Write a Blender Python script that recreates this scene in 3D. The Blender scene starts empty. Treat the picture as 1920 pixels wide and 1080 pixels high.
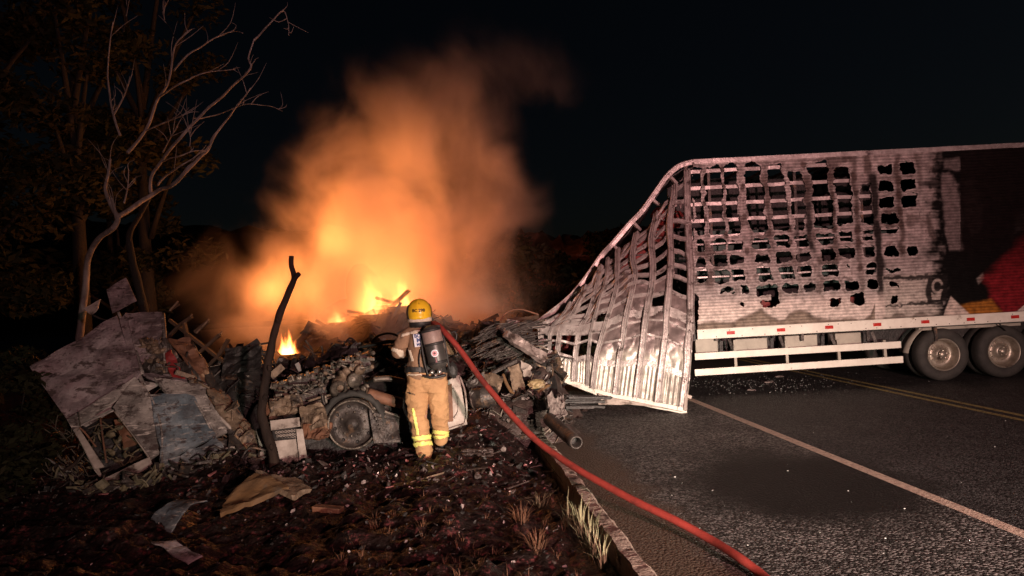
import bpy, bmesh, math, random
import numpy as np
from mathutils import Vector, Matrix, noise as mnoise
from math import radians, sin, cos, pi, sqrt, exp

SC = bpy.context.scene
COL = SC.collection
random.seed(7)

# ------------------------------------------------------------------ camera
F = 1387.0                 # focal length in photograph pixels (1920 wide)
ROLL = radians(3.0)
CAMZ = 2.15
cam_data = bpy.data.cameras.new('camera')
cam_data.sensor_width = 36.0
cam_data.lens = F / 1920.0 * 36.0
cam_data.clip_start = 0.05
cam_data.clip_end = 2000
cam = bpy.data.objects.new('camera', cam_data)
COL.objects.link(cam)
_r = Vector((cos(ROLL), 0, -sin(ROLL))); _u = Vector((sin(ROLL), 0, cos(ROLL))); _b = Vector((0, -1, 0))
cam.matrix_world = Matrix(((_r.x, _u.x, _b.x, 0), (_r.y, _u.y, _b.y, 0), (_r.z, _u.z, _b.z, CAMZ), (0, 0, 0, 1)))
SC.camera = cam

# ------------------------------------------------------------------ world, moon, exposure
SC.view_settings.view_transform = 'Standard'
SC.view_settings.look = 'None'
SC.view_settings.gamma = 1.0
SC.view_settings.exposure = 0.0
SC.view_settings.use_curve_mapping = False
world = bpy.data.worlds.new('World'); SC.world = world
world.use_nodes = True
wn = world.node_tree.nodes; wl = world.node_tree.links
for n in list(wn): wn.remove(n)
sky = wn.new('ShaderNodeTexSky'); sky.sky_type = 'NISHITA'; sky.sun_disc = False
sky.sun_elevation = radians(30.0); sky.sun_rotation = radians(80)
bg = wn.new('ShaderNodeBackground'); bg.inputs['Strength'].default_value = 0.0006
wo = wn.new('ShaderNodeOutputWorld')
wl.new(sky.outputs[0], bg.inputs[0]); wl.new(bg.outputs[0], wo.inputs[0])

sun_d = bpy.data.lights.new('moon', 'SUN'); sun_d.energy = 0.004; sun_d.angle = radians(0.5); sun_d.color = (.8, .88, 1)
sun = bpy.data.objects.new('moon', sun_d); COL.objects.link(sun)
sun.rotation_euler = (radians(60), 0, radians(100))

def headlamp(loc, energy):
    """dipped headlamp of the fire engine parked behind the photographer: flat cut-off, narrow beam"""
    d = bpy.data.lights.new('headlamp', 'POINT')
    d.energy = energy; d.shadow_soft_size = 0.07; d.color = (1.0, .90, .71)
    d.use_nodes = True
    nt = d.node_tree; N = nt.nodes; L = nt.links
    em = N.get('Emission')
    geo = N.new('ShaderNodeNewGeometry')
    sep = N.new('ShaderNodeSeparateXYZ'); L.new(geo.outputs['Incoming'], sep.inputs[0])
    def M(op, a, b=None, c=None, clamp=False):
        m = N.new('ShaderNodeMath'); m.operation = op; m.use_clamp = clamp
        for i, v in enumerate((a, b, c)):
            if v is None: continue
            if isinstance(v, (int, float)): m.inputs[i].default_value = v
            else: L.new(v, m.inputs[i])
        return m.outputs[0]
    az = M('ARCTAN2', sep.outputs[0], sep.outputs[1])
    el = M('ARCSINE', sep.outputs[2])
    a1 = M('DIVIDE', M('SUBTRACT', az, radians(-10)), radians(16))
    hor = M('EXPONENT', M('MULTIPLY', M('MULTIPLY', a1, a1), -1.0))
    # cut-off: fades out between 1.2 degrees below and 1.5 above the horizontal
    cut = N.new('ShaderNodeMapRange'); cut.interpolation_type = 'SMOOTHSTEP'
    L.new(el, cut.inputs[0])
    cut.inputs[1].default_value = radians(5.5); cut.inputs[2].default_value = radians(-1.6)
    cut.inputs[3].default_value = 0.0; cut.inputs[4].default_value = 1.0
    low = M('DIVIDE', el, radians(11))
    down = M('EXPONENT', M('MULTIPLY', M('MULTIPLY', low, low), -1.0))
    spill_h = M('EXPONENT', M('MULTIPLY', M('MULTIPLY', M('DIVIDE', az, radians(38)), M('DIVIDE', az, radians(38))), -1.0))
    uq = M('DIVIDE', M('MAXIMUM', el, 0.0), radians(13)); upf = M('EXPONENT', M('MULTIPLY', M('MULTIPLY', uq, uq), -1.0))
    st = M('ADD', M('MULTIPLY', M('MULTIPLY', hor, cut.outputs[0]), down), M('MULTIPLY', M('MULTIPLY', spill_h, upf), 0.06))
    L.new(st, em.inputs['Strength'])
    o = bpy.data.objects.new('headlamp', d); COL.objects.link(o); o.location = loc
    return o
headlamp((3.65, -5.0, 1.06), 10500)
headlamp((5.10, -5.0, 1.06), 10500)
bd = bpy.data.lights.new('beacon', 'POINT'); bd.energy = 12000; bd.color = (1.0, .48, .46); bd.shadow_soft_size = 0.12
beacon = bpy.data.objects.new('beacon', bd); COL.objects.link(beacon); beacon.location = (4.4, -5.6, 3.0)

bd.use_nodes = True          # rotating mirror lamp caught while it faces the road
_N = bd.node_tree.nodes; _L = bd.node_tree.links
_g = _N.new('ShaderNodeNewGeometry'); _s = _N.new('ShaderNodeSeparateXYZ'); _L.new(_g.outputs['Incoming'], _s.inputs[0])
def _M(op, a, b=None):
    q = _N.new('ShaderNodeMath'); q.operation = op
    for i_, v_ in enumerate((a, b)):
        if v_ is None: continue
        if isinstance(v_, (int, float)): q.inputs[i_].default_value = v_
        else: _L.new(v_, q.inputs[i_])
    return q.outputs[0]
_a = _M('DIVIDE', _M('ADD', _M('ARCTAN2', _s.outputs[0], _s.outputs[1]), radians(6)), radians(21))
_L.new(_M('ADD', _M('MULTIPLY', _M('EXPONENT', _M('MULTIPLY', _M('MULTIPLY', _a, _a), -1.0)), .95), .05), _N['Emission'].inputs['Strength'])

SC.cycles.use_denoising = True
SC.cycles.max_bounces = 8
SC.cycles.diffuse_bounces = 2
SC.cycles.glossy_bounces = 2
SC.cycles.volume_bounces = 3
SC.cycles.volume_max_steps = 256
SC.cycles.volume_step_rate = 1.0
SC.cycles.sample_clamp_indirect = 4.0

# ------------------------------------------------------------------ helpers
def P(px, py, Y):
    """point at distance Y seen at photograph pixel (px, py)"""
    u = (px - 960) / F; w = (540 - py) / F
    return Vector(((u * cos(ROLL) + w * sin(ROLL)) * Y, Y, CAMZ + (-u * sin(ROLL) + w * cos(ROLL)) * Y))
def G(px, py, h=0.0):
    u = (px - 960) / F; w = (540 - py) / F
    z = -u * sin(ROLL) + w * cos(ROLL)
    Y = (h - CAMZ) / z
    return Vector(((u * cos(ROLL) + w * sin(ROLL)) * Y, Y, h))
def PROJ(x, y, z):
    """numpy: design coordinates (photograph pixels) of points"""
    a = x / y; b = (z - CAMZ) / y
    u = a * cos(ROLL) - b * sin(ROLL); w = a * sin(ROLL) + b * cos(ROLL)
    return 960 + u * F, 540 - w * F

def _hash(ix, iy, iz, seed):
    n = (ix * 374761393 + iy * 668265263 + iz * 2147483647 + seed * 1274126177) & 0xFFFFFFFF
    n = ((n ^ (n >> 13)) * 1274126177) & 0xFFFFFFFF
    return ((n ^ (n >> 16)) & 0xFFFF) / 65535.0
def vnoise(x, y, z=0.0, seed=0):
    x = np.asarray(x, float); y = np.asarray(y, float); z = np.asarray(z, float) + 0 * x
    ix = np.floor(x).astype(np.int64); iy = np.floor(y).astype(np.int64); iz = np.floor(z).astype(np.int64)
    fx = x - ix; fy = y - iy; fz = z - iz
    fx = fx * fx * (3 - 2 * fx); fy = fy * fy * (3 - 2 * fy); fz = fz * fz * (3 - 2 * fz)
    r = 0
    for dx in (0, 1):
        for dy in (0, 1):
            for dz in (0, 1):
                wgt = (fx if dx else 1 - fx) * (fy if dy else 1 - fy) * (fz if dz else 1 - fz)
                r = r + wgt * _hash(ix + dx, iy + dy, iz + dz, seed)
    return r * 2 - 1
def fbm(x, y, z=0.0, seed=0, octv=3):
    r = 0; a = 1.0; f = 1.0
    for k in range(octv):
        r = r + a * vnoise(np.asarray(x) * f, np.asarray(y) * f, np.asarray(z) * f, seed + k); a *= .5; f *= 2.03
    return r
def sstep(a, b, x):
    t = np.clip((np.asarray(x, float) - a) / (b - a), 0, 1); return t * t * (3 - 2 * t)

ORG = {}
def tag(o, label=None, cat=None, group=None, kind=None):
    if label: o['label'] = label
    if cat: o['category'] = cat
    if group: o['group'] = group
    if kind: o['kind'] = kind
    return o
def empty(name, loc, label=None, cat=None, group=None, kind=None):
    o = bpy.data.objects.new(name, None); COL.objects.link(o); o.location = loc
    o.empty_display_size = .1
    ORG[o.name] = Vector(loc)
    return tag(o, label, cat, group, kind)

def link_mesh(name, me, mat=None, parent=None, world_coords=True):
    o = bpy.data.objects.new(name, me); COL.objects.link(o)
    if mat is not None and not me.materials: me.materials.append(mat)
    if parent is not None:
        o.parent = parent
        org = ORG[parent.name]
        ORG[o.name] = org
        if world_coords: me.transform(Matrix.Translation(-org))
    else:
        ORG[o.name] = Vector((0, 0, 0))
        if world_coords and len(me.vertices):      # origin at the base of the mesh
            co = np.empty(len(me.vertices) * 3); me.vertices.foreach_get('co', co); co = co.reshape(-1, 3)
            c = Vector(((co[:, 0].min() + co[:, 0].max()) / 2, (co[:, 1].min() + co[:, 1].max()) / 2, co[:, 2].min()))
            me.transform(Matrix.Translation(-c)); o.location = c; ORG[o.name] = c
    return o

class MB:
    """collects simple shapes into one mesh"""
    def __init__(s): s.v = []; s.f = []; s.sm = []
    def add(s, vs, fs, smooth=False):
        b = len(s.v); s.v += [tuple(v) for v in vs]
        s.f += [tuple(i + b for i in f) for f in fs]; s.sm += [smooth] * len(fs)
        return s
    def box(s, c, size, R=None, bev=0.0, jit=0.0):
        c = Vector(c); hx, hy, hz = [q / 2 for q in size]
        if bev <= 0:
            vs = [Vector((x, y, z)) for x in (-hx, hx) for y in (-hy, hy) for z in (-hz, hz)]
            fs = [(0, 1, 3, 2), (4, 6, 7, 5), (0, 4, 5, 1), (2, 3, 7, 6), (0, 2, 6, 4), (1, 5, 7, 3)]
        else:
            bm = bmesh.new(); bmesh.ops.create_cube(bm, size=1.0)
            for v in bm.verts: v.co = Vector((v.co.x * size[0], v.co.y * size[1], v.co.z * size[2]))
            bmesh.ops.bevel(bm, geom=list(bm.edges), offset=bev, segments=2, affect='EDGES', profile=.6)
            bm.verts.index_update()
            vs = [v.co.copy() for v in bm.verts]; fs = [[v.index for v in f.verts] for f in bm.faces]; bm.free()
        if jit: vs = [v + Vector([random.uniform(-jit, jit) for _ in range(3)]) for v in vs]
        if R is not None: vs = [R @ v for v in vs]
        return s.add([v + c for v in vs], fs)
    def beam(s, a, b, w, h, up=(0, 0, 1), bev=0.0, jit=0.0):
        a = Vector(a); b = Vector(b); d = (b - a); L = d.length; d.normalize()
        u = Vector(up)
        x = d.cross(u)
        if x.length < 1e-4: x = d.cross(Vector((1, 0, 0)))
        x.normalize(); z = x.cross(d).normalized()
        R = Matrix((x, d, z)).transposed()
        return s.box((a + b) / 2, (w, L, h), R, bev, jit)
    def tube(s, pts, rad, n=8, cap=True, smooth=True):
        pts = [Vector(p) for p in pts]; m = len(pts)
        if not hasattr(rad, '__len__'): rad = [rad] * m
        vs = []; fs = []; prev = None
        for i, p in enumerate(pts):
            t = (pts[min(i + 1, m - 1)] - pts[max(i - 1, 0)])
            if t.length < 1e-9: t = Vector((0, 0, 1))
            t.normalize()
            if prev is None:
                a = t.orthogonal().normalized()
            else:
                a = prev - t * prev.dot(t)
                if a.length < 1e-5: a = t.orthogonal()
                a.normalize()
            prev = a; b = t.cross(a)
            for k in range(n):
                q = 2 * pi * k / n
                vs.append(p + (a * cos(q) + b * sin(q)) * rad[i])
        for i in range(m - 1):
            for k in range(n):
                k2 = (k + 1) % n
                fs.append((i * n + k, i * n + k2, (i + 1) * n + k2, (i + 1) * n + k))
        if cap:
            fs.append(tuple(range(n - 1, -1, -1))); fs.append(tuple((m - 1) * n + k for k in range(n)))
        return s.add(vs, fs, smooth)
    def lathe(s, prof, c, axis=(0, 0, 1), n=24, smooth=True):
        """prof: list of (radius, offset along axis)"""
        ax = Vector(axis).normalized(); a = ax.orthogonal().normalized(); b = ax.cross(a); c = Vector(c)
        vs = []; fs = []; m = len(prof)
        for (r, h) in prof:
            for k in range(n):
                q = 2 * pi * k / n
                vs.append(c + ax * h + (a * cos(q) + b * sin(q)) * r)
        for i in range(m - 1):
            for k in range(n):
                k2 = (k + 1) % n
                fs.append((i * n + k, i * n + k2, (i + 1) * n + k2, (i + 1) * n + k))
        return s.add(vs, fs, smooth)
    def rock(s, c, size, seed=0, sub=2, amp=.35, R=None, freq=2.0):
        bm = bmesh.new(); bmesh.ops.create_icosphere(bm, subdivisions=sub, radius=1)
        vs = []
        for v in bm.verts:
            q = v.co.copy()
            k = 1 + amp * mnoise.noise(q * freq + Vector((seed * 3.1, seed * 1.7, seed)))
            q = Vector((q.x * size[0] * k, q.y * size[1] * k, q.z * size[2] * k))
            if R is not None: q = R @ q
            vs.append(q + Vector(c))
        bm.verts.index_update()
        fs = [[v.index for v in f.verts] for f in bm.faces]; bm.free()
        return s.add(vs, fs)
    def shard(s, c, size, r, thin=.12):
        """jagged bent flake"""
        n = r.randint(4, 6); ax = Vector((r.uniform(-1, 1), r.uniform(-1, 1), r.uniform(-.5, .9))).normalized(); a = ax.orthogonal().normalized(); b = ax.cross(a); c = Vector(c)
        el = r.uniform(.35, 1.0); ring = []
        for k in range(n):
            q = 2 * pi * (k + r.uniform(-.3, .3)) / n; rr = size * r.uniform(.55, 1.25)
            ring.append(c + a * cos(q) * rr + b * sin(q) * rr * el + ax * size * r.uniform(-.3, .3))
        t = ax * size * thin; vs = [c + ax * size * r.uniform(.05, .35)] + ring + [q - t for q in ring] + [c - t]
        fs = [(0, 1 + k, 1 + (k + 1) % n) for k in range(n)] + [(1 + k, 1 + n + k, 1 + n + (k + 1) % n, 1 + (k + 1) % n) for k in range(n)] + [(2 * n + 1, 1 + n + (k + 1) % n, 1 + n + k) for k in range(n)]
        return s.add(vs, fs)
    def sheet(s, c4, nu=10, nv=10, th=.02, dent=.03, seed=0, freq=2.0, curl=0.0, torn=0.0):
        """a dented metal sheet with thickness between four corners (a,b,c,d in ring order)"""
        a, b, c, d = [Vector(q) for q in c4]
        nrm = ((c - a).cross(d - b)).normalized()
        vs = []; fs = []
        def pt(u, v): return (a * (1 - u) + b * u) * (1 - v) + (d * (1 - u) + c * u) * v
        e1 = (b - a).normalized(); e2 = (d - a).normalized()
        for side in (0, 1):
            for j in range(nv + 1):
                for i in range(nu + 1):
                    u = i / nu; v = j / nv
                    p = pt(u, v)
                    n1 = mnoise.noise(p * freq + Vector((seed * 5.3, seed, 0))); n2 = abs(mnoise.noise(p * freq * 2.3 + Vector((seed, 9, seed * 2))))
                    n3 = (1 - abs(mnoise.noise(p * freq * .9 + Vector((3, seed * 1.3, seed))))) ** 6
                    p = p + nrm * (dent * (n1 - .8 * n2 - .55 * n3) + curl * (u - .5) ** 2 * 4) - nrm * (th * side)
                    if torn:
                        eu = 1 if i in (0, nu) else 0; ev = 1 if j in (0, nv) else 0
                        if eu or ev:
                            k = torn * mnoise.noise(p * 9 + Vector((0, 0, seed)))
                            p = p + e1 * k * eu + e2 * k * ev
                    vs.append(p)
        W = nu + 1; B = W * (nv + 1)
        for j in range(nv):
            for i in range(nu):
                q = (j * W + i, j * W + i + 1, (j + 1) * W + i + 1, (j + 1) * W + i)
                fs.append(q); fs.append(tuple(B + k for k in reversed(q)))
        for i in range(nu):
            fs.append((i + 1, i, B + i, B + i + 1)); t = nv * W
            fs.append((t + i, t + i + 1, B + t + i + 1, B + t + i))
        for j in range(nv):
            fs.append((j * W, (j + 1) * W, B + (j + 1) * W, B + j * W))
            fs.append(((j + 1) * W + nu, j * W + nu, B + j * W + nu, B + (j + 1) * W + nu))
        return s.add(vs, fs, False)
    def mesh(s, name):
        me = bpy.data.meshes.new(name); me.from_pydata(s.v, [], s.f)
        if any(s.sm): me.polygons.foreach_set('use_smooth', s.sm)
        me.update(); return me
    def build(s, name, mat, parent=None): return link_mesh(name, s.mesh(name), mat, parent)

def np_mesh(name, V, Fq, smooth=False, cols=None):
    me = bpy.data.meshes.new(name)
    V = np.asarray(V, float); Fq = np.asarray(Fq, int); k = Fq.shape[1]
    me.vertices.add(len(V)); me.vertices.foreach_set('co', V.ravel())
    me.loops.add(Fq.size); me.loops.foreach_set('vertex_index', Fq.ravel())
    me.polygons.add(len(Fq)); me.polygons.foreach_set('loop_start', np.arange(0, Fq.size, k)); me.polygons.foreach_set('loop_total', np.full(len(Fq), k))
    if smooth: me.polygons.foreach_set('use_smooth', np.ones(len(Fq), bool))
    if cols is not None:
        at = me.color_attributes.new('Col', 'FLOAT_COLOR', 'POINT')
        at.data.foreach_set('color', np.concatenate([cols, np.ones((len(cols), 1))], 1).astype(np.float32).ravel())
    me.update(); me.validate(); return me

def spline(pts, n):
    """Catmull-Rom through points, n samples"""
    pts = [Vector(p) for p in pts]; m = len(pts); out = []
    for k in range(n):
        t = k / (n - 1) * (m - 1); i = min(int(t), m - 2); f = t - i
        p0 = pts[max(i - 1, 0)]; p1 = pts[i]; p2 = pts[i + 1]; p3 = pts[min(i + 2, m - 1)]
        out.append(.5 * ((2 * p1) + (p2 - p0) * f + (2 * p0 - 5 * p1 + 4 * p2 - p3) * f * f + (3 * p1 - p0 - 3 * p2 + p3) * f ** 3))
    return out

# ------------------------------------------------------------------ materials
def new_mat(name):
    m = bpy.data.materials.new(name); m.use_nodes = True
    return m, m.node_tree.nodes, m.node_tree.links, m.node_tree.nodes['Principled BSDF']
def mat(name, c1, c2=None, rough=.7, metal=0.0, scale=6.0, bump=.3, bscale=None, spots=None, spot_amt=.45, spot_scale=3.0, detail=6, stretch=(1, 1, 1), spec=.4, bdist=.02):
    """noise-mixed base colour, optional dark or pale stains, bump"""
    m, N, L, B = new_mat(name)
    B.inputs['Roughness'].default_value = rough; B.inputs['Metallic'].default_value = metal
    B.inputs['Specular IOR Level'].default_value = spec
    tc = N.new('ShaderNodeTexCoord'); mp = N.new('ShaderNodeMapping'); mp.inputs['Scale'].default_value = stretch
    L.new(tc.outputs['Object'], mp.inputs[0])
    nz = N.new('ShaderNodeTexNoise'); nz.inputs['Scale'].default_value = scale; nz.inputs['Detail'].default_value = detail; nz.inputs['Roughness'].default_value = .65
    L.new(mp.outputs[0], nz.inputs['Vector'])
    cr = N.new('ShaderNodeMapRange'); cr.inputs[1].default_value = .35; cr.inputs[2].default_value = .65; L.new(nz.outputs['Fac'], cr.inputs[0])
    mx = N.new('ShaderNodeMix'); mx.data_type = 'RGBA'
    mx.inputs[6].default_value = (*c1, 1); mx.inputs[7].default_value = (*(c2 or [q * .55 for q in c1]), 1)
    L.new(cr.outputs[0], mx.inputs[0]); out = mx.outputs[2]
    if spots is not None:
        n2 = N.new('ShaderNodeTexNoise'); n2.inputs['Scale'].default_value = spot_scale; n2.inputs['Detail'].default_value = 8; n2.inputs['Roughness'].default_value = .7
        L.new(mp.outputs[0], n2.inputs['Vector'])
        r2 = N.new('ShaderNodeMapRange'); r2.inputs[1].default_value = 1 - spot_amt - .03; r2.inputs[2].default_value = 1 - spot_amt + .05; L.new(n2.outputs['Fac'], r2.inputs[0])
        m2 = N.new('ShaderNodeMix'); m2.data_type = 'RGBA'; L.new(out, m2.inputs[6]); m2.inputs[7].default_value = (*spots, 1)
        L.new(r2.outputs[0], m2.inputs[0]); out = m2.outputs[2]
    L.new(out, B.inputs['Base Color'])
    if bump:
        bn = N.new('ShaderNodeTexNoise'); bn.inputs['Scale'].default_value = bscale or scale * 4; bn.inputs['Detail'].default_value = 8; L.new(mp.outputs[0], bn.inputs['Vector'])
        bp = N.new('ShaderNodeBump'); bp.inputs['Strength'].default_value = bump; bp.inputs['Distance'].default_value = bdist
        L.new(bn.outputs['Fac'], bp.inputs['Height']); L.new(bp.outputs[0], B.inputs['Normal'])
    return m
def col_mat(name, rough=.55, metal=.0, wave=None, bump=.3, grime=.35, gscale=9, spec=.5):
    """colour attribute times fine grime, optional corrugation relief along object z"""
    m, N, L, B = new_mat(name)
    at = N.new('ShaderNodeAttribute'); at.attribute_name = 'Col'
    tc = N.new('ShaderNodeTexCoord')
    nz = N.new('ShaderNodeTexNoise'); nz.inputs['Scale'].default_value = gscale; nz.inputs['Detail'].default_value = 9; nz.inputs['Roughness'].default_value = .7
    L.new(tc.outputs['Object'], nz.inputs['Vector'])
    mr = N.new('ShaderNodeMapRange'); mr.inputs[1].default_value = .3; mr.inputs[2].default_value = .7; mr.inputs[3].default_value = 1 - grime; mr.inputs[4].default_value = 1 + grime * .5
    L.new(nz.outputs['Fac'], mr.inputs[0])
    vm = N.new('ShaderNodeVectorMath'); vm.operation = 'SCALE'; L.new(at.outputs['Color'], vm.inputs[0]); L.new(mr.outputs[0], vm.inputs['Scale'])
    L.new(vm.outputs[0], B.inputs['Base Color'])
    B.inputs['Roughness'].default_value = rough; B.inputs['Metallic'].default_value = metal; B.inputs['Specular IOR Level'].default_value = spec
    b2 = N.new('ShaderNodeBump'); b2.inputs['Strength'].default_value = bump; b2.inputs['Distance'].default_value = .02
    L.new(nz.outputs['Fac'], b2.inputs['Height']); nrm = b2.outputs[0]
    if wave:
        wv = N.new('ShaderNodeTexWave'); wv.wave_type = 'BANDS'; wv.bands_direction = wave[0]; wv.inputs['Scale'].default_value = wave[1]; wv.inputs['Distortion'].default_value = wave[3] if len(wave) > 3 else 0.0
        wv.inputs['Detail'].default_value = 1
        L.new(tc.outputs['Object'], wv.inputs['Vector'])
        b1 = N.new('ShaderNodeBump'); b1.inputs['Strength'].default_value = wave[2]; b1.inputs['Distance'].default_value = .02
        gr = N.new('ShaderNodeMapRange'); gr.inputs[1].default_value = .0; gr.inputs[2].default_value = .35; gr.inputs[3].default_value = .55; gr.inputs[4].default_value = 1.0; L.new(wv.outputs['Fac'], gr.inputs[0])
        v3 = N.new('ShaderNodeVectorMath'); v3.operation = 'SCALE'; L.new(vm.outputs[0], v3.inputs[0]); L.new(gr.outputs[0], v3.inputs['Scale']); L.new(v3.outputs[0], B.inputs['Base Color'])
        L.new(wv.outputs['Fac'], b1.inputs['Height']); L.new(nrm, b1.inputs['Normal']); nrm = b1.outputs[0]
    L.new(nrm, B.inputs['Normal'])
    return m

M = {}
M['soil'] = mat('burnt_soil', (.008, .0055, .005), (.022, .011, .010), rough=.36, scale=3.5, bump=1.0, bscale=22, spots=(.11, .030, .032), spot_amt=.42, spot_scale=14, bdist=.03)
M['far_ground'] = mat('far_ground', (.010, .009, .007), (.018, .014, .010), rough=.95, scale=.6, bump=.5)
M['rubble'] = mat('rubble', (.025, .016, .014), (.065, .045, .04), rough=.5, scale=9, bump=.8, spots=(.14, .11, .10), spot_amt=.36, spot_scale=6)
M['ash'] = mat('pale_ash', (.24, .20, .185), (.08, .06, .056), rough=.75, scale=12, bump=.6)
M['char'] = mat('char', (.012, .011, .011), (.035, .031, .03), rough=.55, scale=8, bump=.7, bscale=30)
M['char_wood'] = mat('charred_wood', (.014, .010, .009), (.040, .026, .020), spec=.15, rough=.85, scale=5, bump=.8, bscale=16, stretch=(1, 1, .3))
M['burnt_wood'] = mat('burnt_timber', (.07, .035, .018), (.03, .017, .010), rough=.8, scale=6, bump=.5)
M['burnt_metal'] = mat('burnt_metal', (.075, .062, .056), (.022, .018, .017), rough=.5, metal=.35, scale=7, bump=.5, spots=(.16, .10, .065), spot_amt=.4, spot_scale=4)
M['engine'] = mat('sooty_engine_metal', (.20, .17, .14), (.05, .042, .036), rough=.45, metal=.45, scale=10, bump=.5, spots=(.35, .29, .23), spot_amt=.36, spot_scale=9)
M['dusty_metal'] = mat('dusty_metal', (.25, .18, .125), (.10, .07, .05), rough=.6, metal=.2, scale=7, bump=.6, spots=(.04, .03, .026), spot_amt=.45, spot_scale=5)
M['alu'] = mat('bare_aluminium', (.50, .47, .45), (.30, .27, .26), rough=.42, metal=.45, scale=7, bump=.25, spots=(.10, .08, .08), spot_amt=.37, spot_scale=3)
M['white_paint'] = mat('white_paint', (.74, .72, .64), (.60, .57, .50), rough=.5, scale=3, bump=.08, spots=(.28, .24, .19), spot_amt=.33, spot_scale=5)
M['dirty_white'] = mat('dirty_white', (.44, .38, .34), (.22, .18, .155), rough=.6, scale=5, bump=.35, spots=(.07, .05, .042), spot_amt=.42, spot_scale=5)
M['beige'] = mat('beige_panel', (.40, .37, .31), (.27, .25, .21), rough=.6, scale=3, bump=.1, spots=(.08, .07, .06), spot_amt=.36)
def cab_mat(name, base, tint, soot=.5, scrape=.25):
    """old paint: big soot clouds, fine black pocks, pale scrapes"""
    m, N, L, B = new_mat(name); tc = N.new('ShaderNodeTexCoord'); B.inputs['Roughness'].default_value = .6; B.inputs['Specular IOR Level'].default_value = .25
    def nz(scale, stretch=(1, 1, 1), det=8, rot=0.0, off=0.0):
        mp = N.new('ShaderNodeMapping'); mp.inputs['Scale'].default_value = stretch; mp.inputs['Rotation'].default_value = (0, rot, 0); mp.inputs['Location'].default_value = (off, off, off); L.new(tc.outputs['Object'], mp.inputs[0])
        n = N.new('ShaderNodeTexNoise'); n.inputs['Scale'].default_value = scale; n.inputs['Detail'].default_value = det; n.inputs['Roughness'].default_value = .7; L.new(mp.outputs[0], n.inputs['Vector']); return n.outputs['Fac']
    def ramp(f, a, b, lo=0.0, hi=1.0):
        r = N.new('ShaderNodeMapRange'); r.inputs[1].default_value = a; r.inputs[2].default_value = b; r.inputs[3].default_value = lo; r.inputs[4].default_value = hi; L.new(f, r.inputs[0]); return r.outputs[0]
    def mixc(f, a, b):
        x = N.new('ShaderNodeMix'); x.data_type = 'RGBA'; L.new(f, x.inputs[0])
        for k, v in ((6, a), (7, b)):
            if isinstance(v, tuple): x.inputs[k].default_value = (*v, 1)
            else: L.new(v, x.inputs[k])
        return x.outputs[2]
    c = mixc(ramp(nz(1.6), .38, .62), base, tint)
    c = mixc(ramp(nz(1.3, off=4.0), .45, .60, 0, soot), c, (.035, .025, .025))
    c = mixc(ramp(nz(5, (1, 1, 2), off=7.0), .54, .60, 0, .85), c, (.05, .032, .03))
    c = mixc(ramp(nz(9, (.5, .5, 4), rot=.9, off=11.0), .56, .62, 0, scrape * 2.5), c, (.55, .49, .45))
    c = mixc(ramp(nz(22, off=2.0), .58, .66, 0, .8), c, (.03, .022, .02))
    L.new(c, B.inputs['Base Color'])
    bp = N.new('ShaderNodeBump'); bp.inputs['Strength'].default_value = .5; bp.inputs['Distance'].default_value = .03; L.new(nz(10), bp.inputs['Height']); L.new(bp.outputs[0], B.inputs['Normal'])
    return m
M['cab_pink'] = cab_mat('scorched_cab_paint', (.36, .31, .32), (.24, .165, .18), .75, .14)
M['cab_grey'] = cab_mat('scorched_door_paint', (.38, .345, .32), (.20, .175, .165), .8, .4)
M['cab_blue'] = cab_mat('blue_grey_door_paint', (.10, .145, .18), (.20, .215, .23), .75, .2)
M['cab_red'] = mat('red_plastic', (.32, .03, .03), (.14, .02, .02), rough=.5, scale=4, bump=.2)
M['rust'] = mat('rusted_sheet', (.20, .09, .05), (.10, .05, .032), rough=.7, scale=5, bump=.5, spots=(.35, .23, .14), spot_amt=.4)
M['tyre'] = mat('tyre_rubber', (.024, .023, .022), (.045, .042, .038), rough=.8, scale=5, bump=.15)
M['rim'] = mat('steel_rim', (.42, .38, .32), (.26, .22, .18), rough=.4, metal=.6, scale=8, bump=.15, spots=(.09, .07, .055), spot_amt=.4)
M['reflector'] = mat('red_reflector', (.50, .035, .025), (.35, .02, .02), rough=.25, scale=20, bump=0)
M['hose'] = mat('red_hose', (.27, .034, .026), (.19, .026, .020), rough=.6, scale=14, bump=.35, bscale=160, spots=(.12, .020, .016), spot_amt=.42, spot_scale=4, bdist=.006)
M['tan'] = mat('tan_cloth', (.46, .27, .13), (.36, .20, .095), rough=.85, scale=6, bump=.35, bscale=30, spots=(.24, .14, .07), spot_amt=.38, spot_scale=5)
M['coat'] = mat('brown_coat_cloth', (.27, .165, .10), (.19, .115, .072), rough=.85, scale=6, bump=.35, bscale=30, spots=(.12, .075, .05), spot_amt=.38, spot_scale=5)
M['band'] = mat('lime_reflective_band', (.80, .80, .22), (.70, .68, .20), rough=.45, scale=15, bump=.1)
M['band_white'] = mat('silver_reflective_band', (.70, .62, .50), (.50, .43, .34), rough=.45, scale=15, bump=.1)
M['helmet'] = mat('yellow_helmet_shell', (.84, .56, .03), (.74, .46, .02), rough=.32, scale=5, bump=.05, spots=(.35, .18, .02), spot_amt=.36, spot_scale=7)
M['black'] = mat('black_rubber', (.014, .014, .014), (.03, .029, .028), rough=.55, scale=8, bump=.2)
M['cylinder'] = mat('cylinder_wrap', (.035, .034, .032), (.06, .056, .052), rough=.4, scale=5, bump=.08)
M['steel'] = mat('bright_steel', (.65, .62, .58), (.45, .42, .39), rough=.3, metal=.8, scale=8, bump=.05)
M['ink'] = mat('black_ink', (.012, .012, .014), (.02, .02, .022), rough=.6, scale=20, bump=0)
M['ink_blue'] = mat('blue_ink', (.05, .08, .22), (.05, .07, .18), rough=.6, scale=20, bump=0)
M['patch'] = mat('white_patch', (.70, .72, .78), (.60, .62, .68), rough=.5, scale=12, bump=.05)
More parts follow.
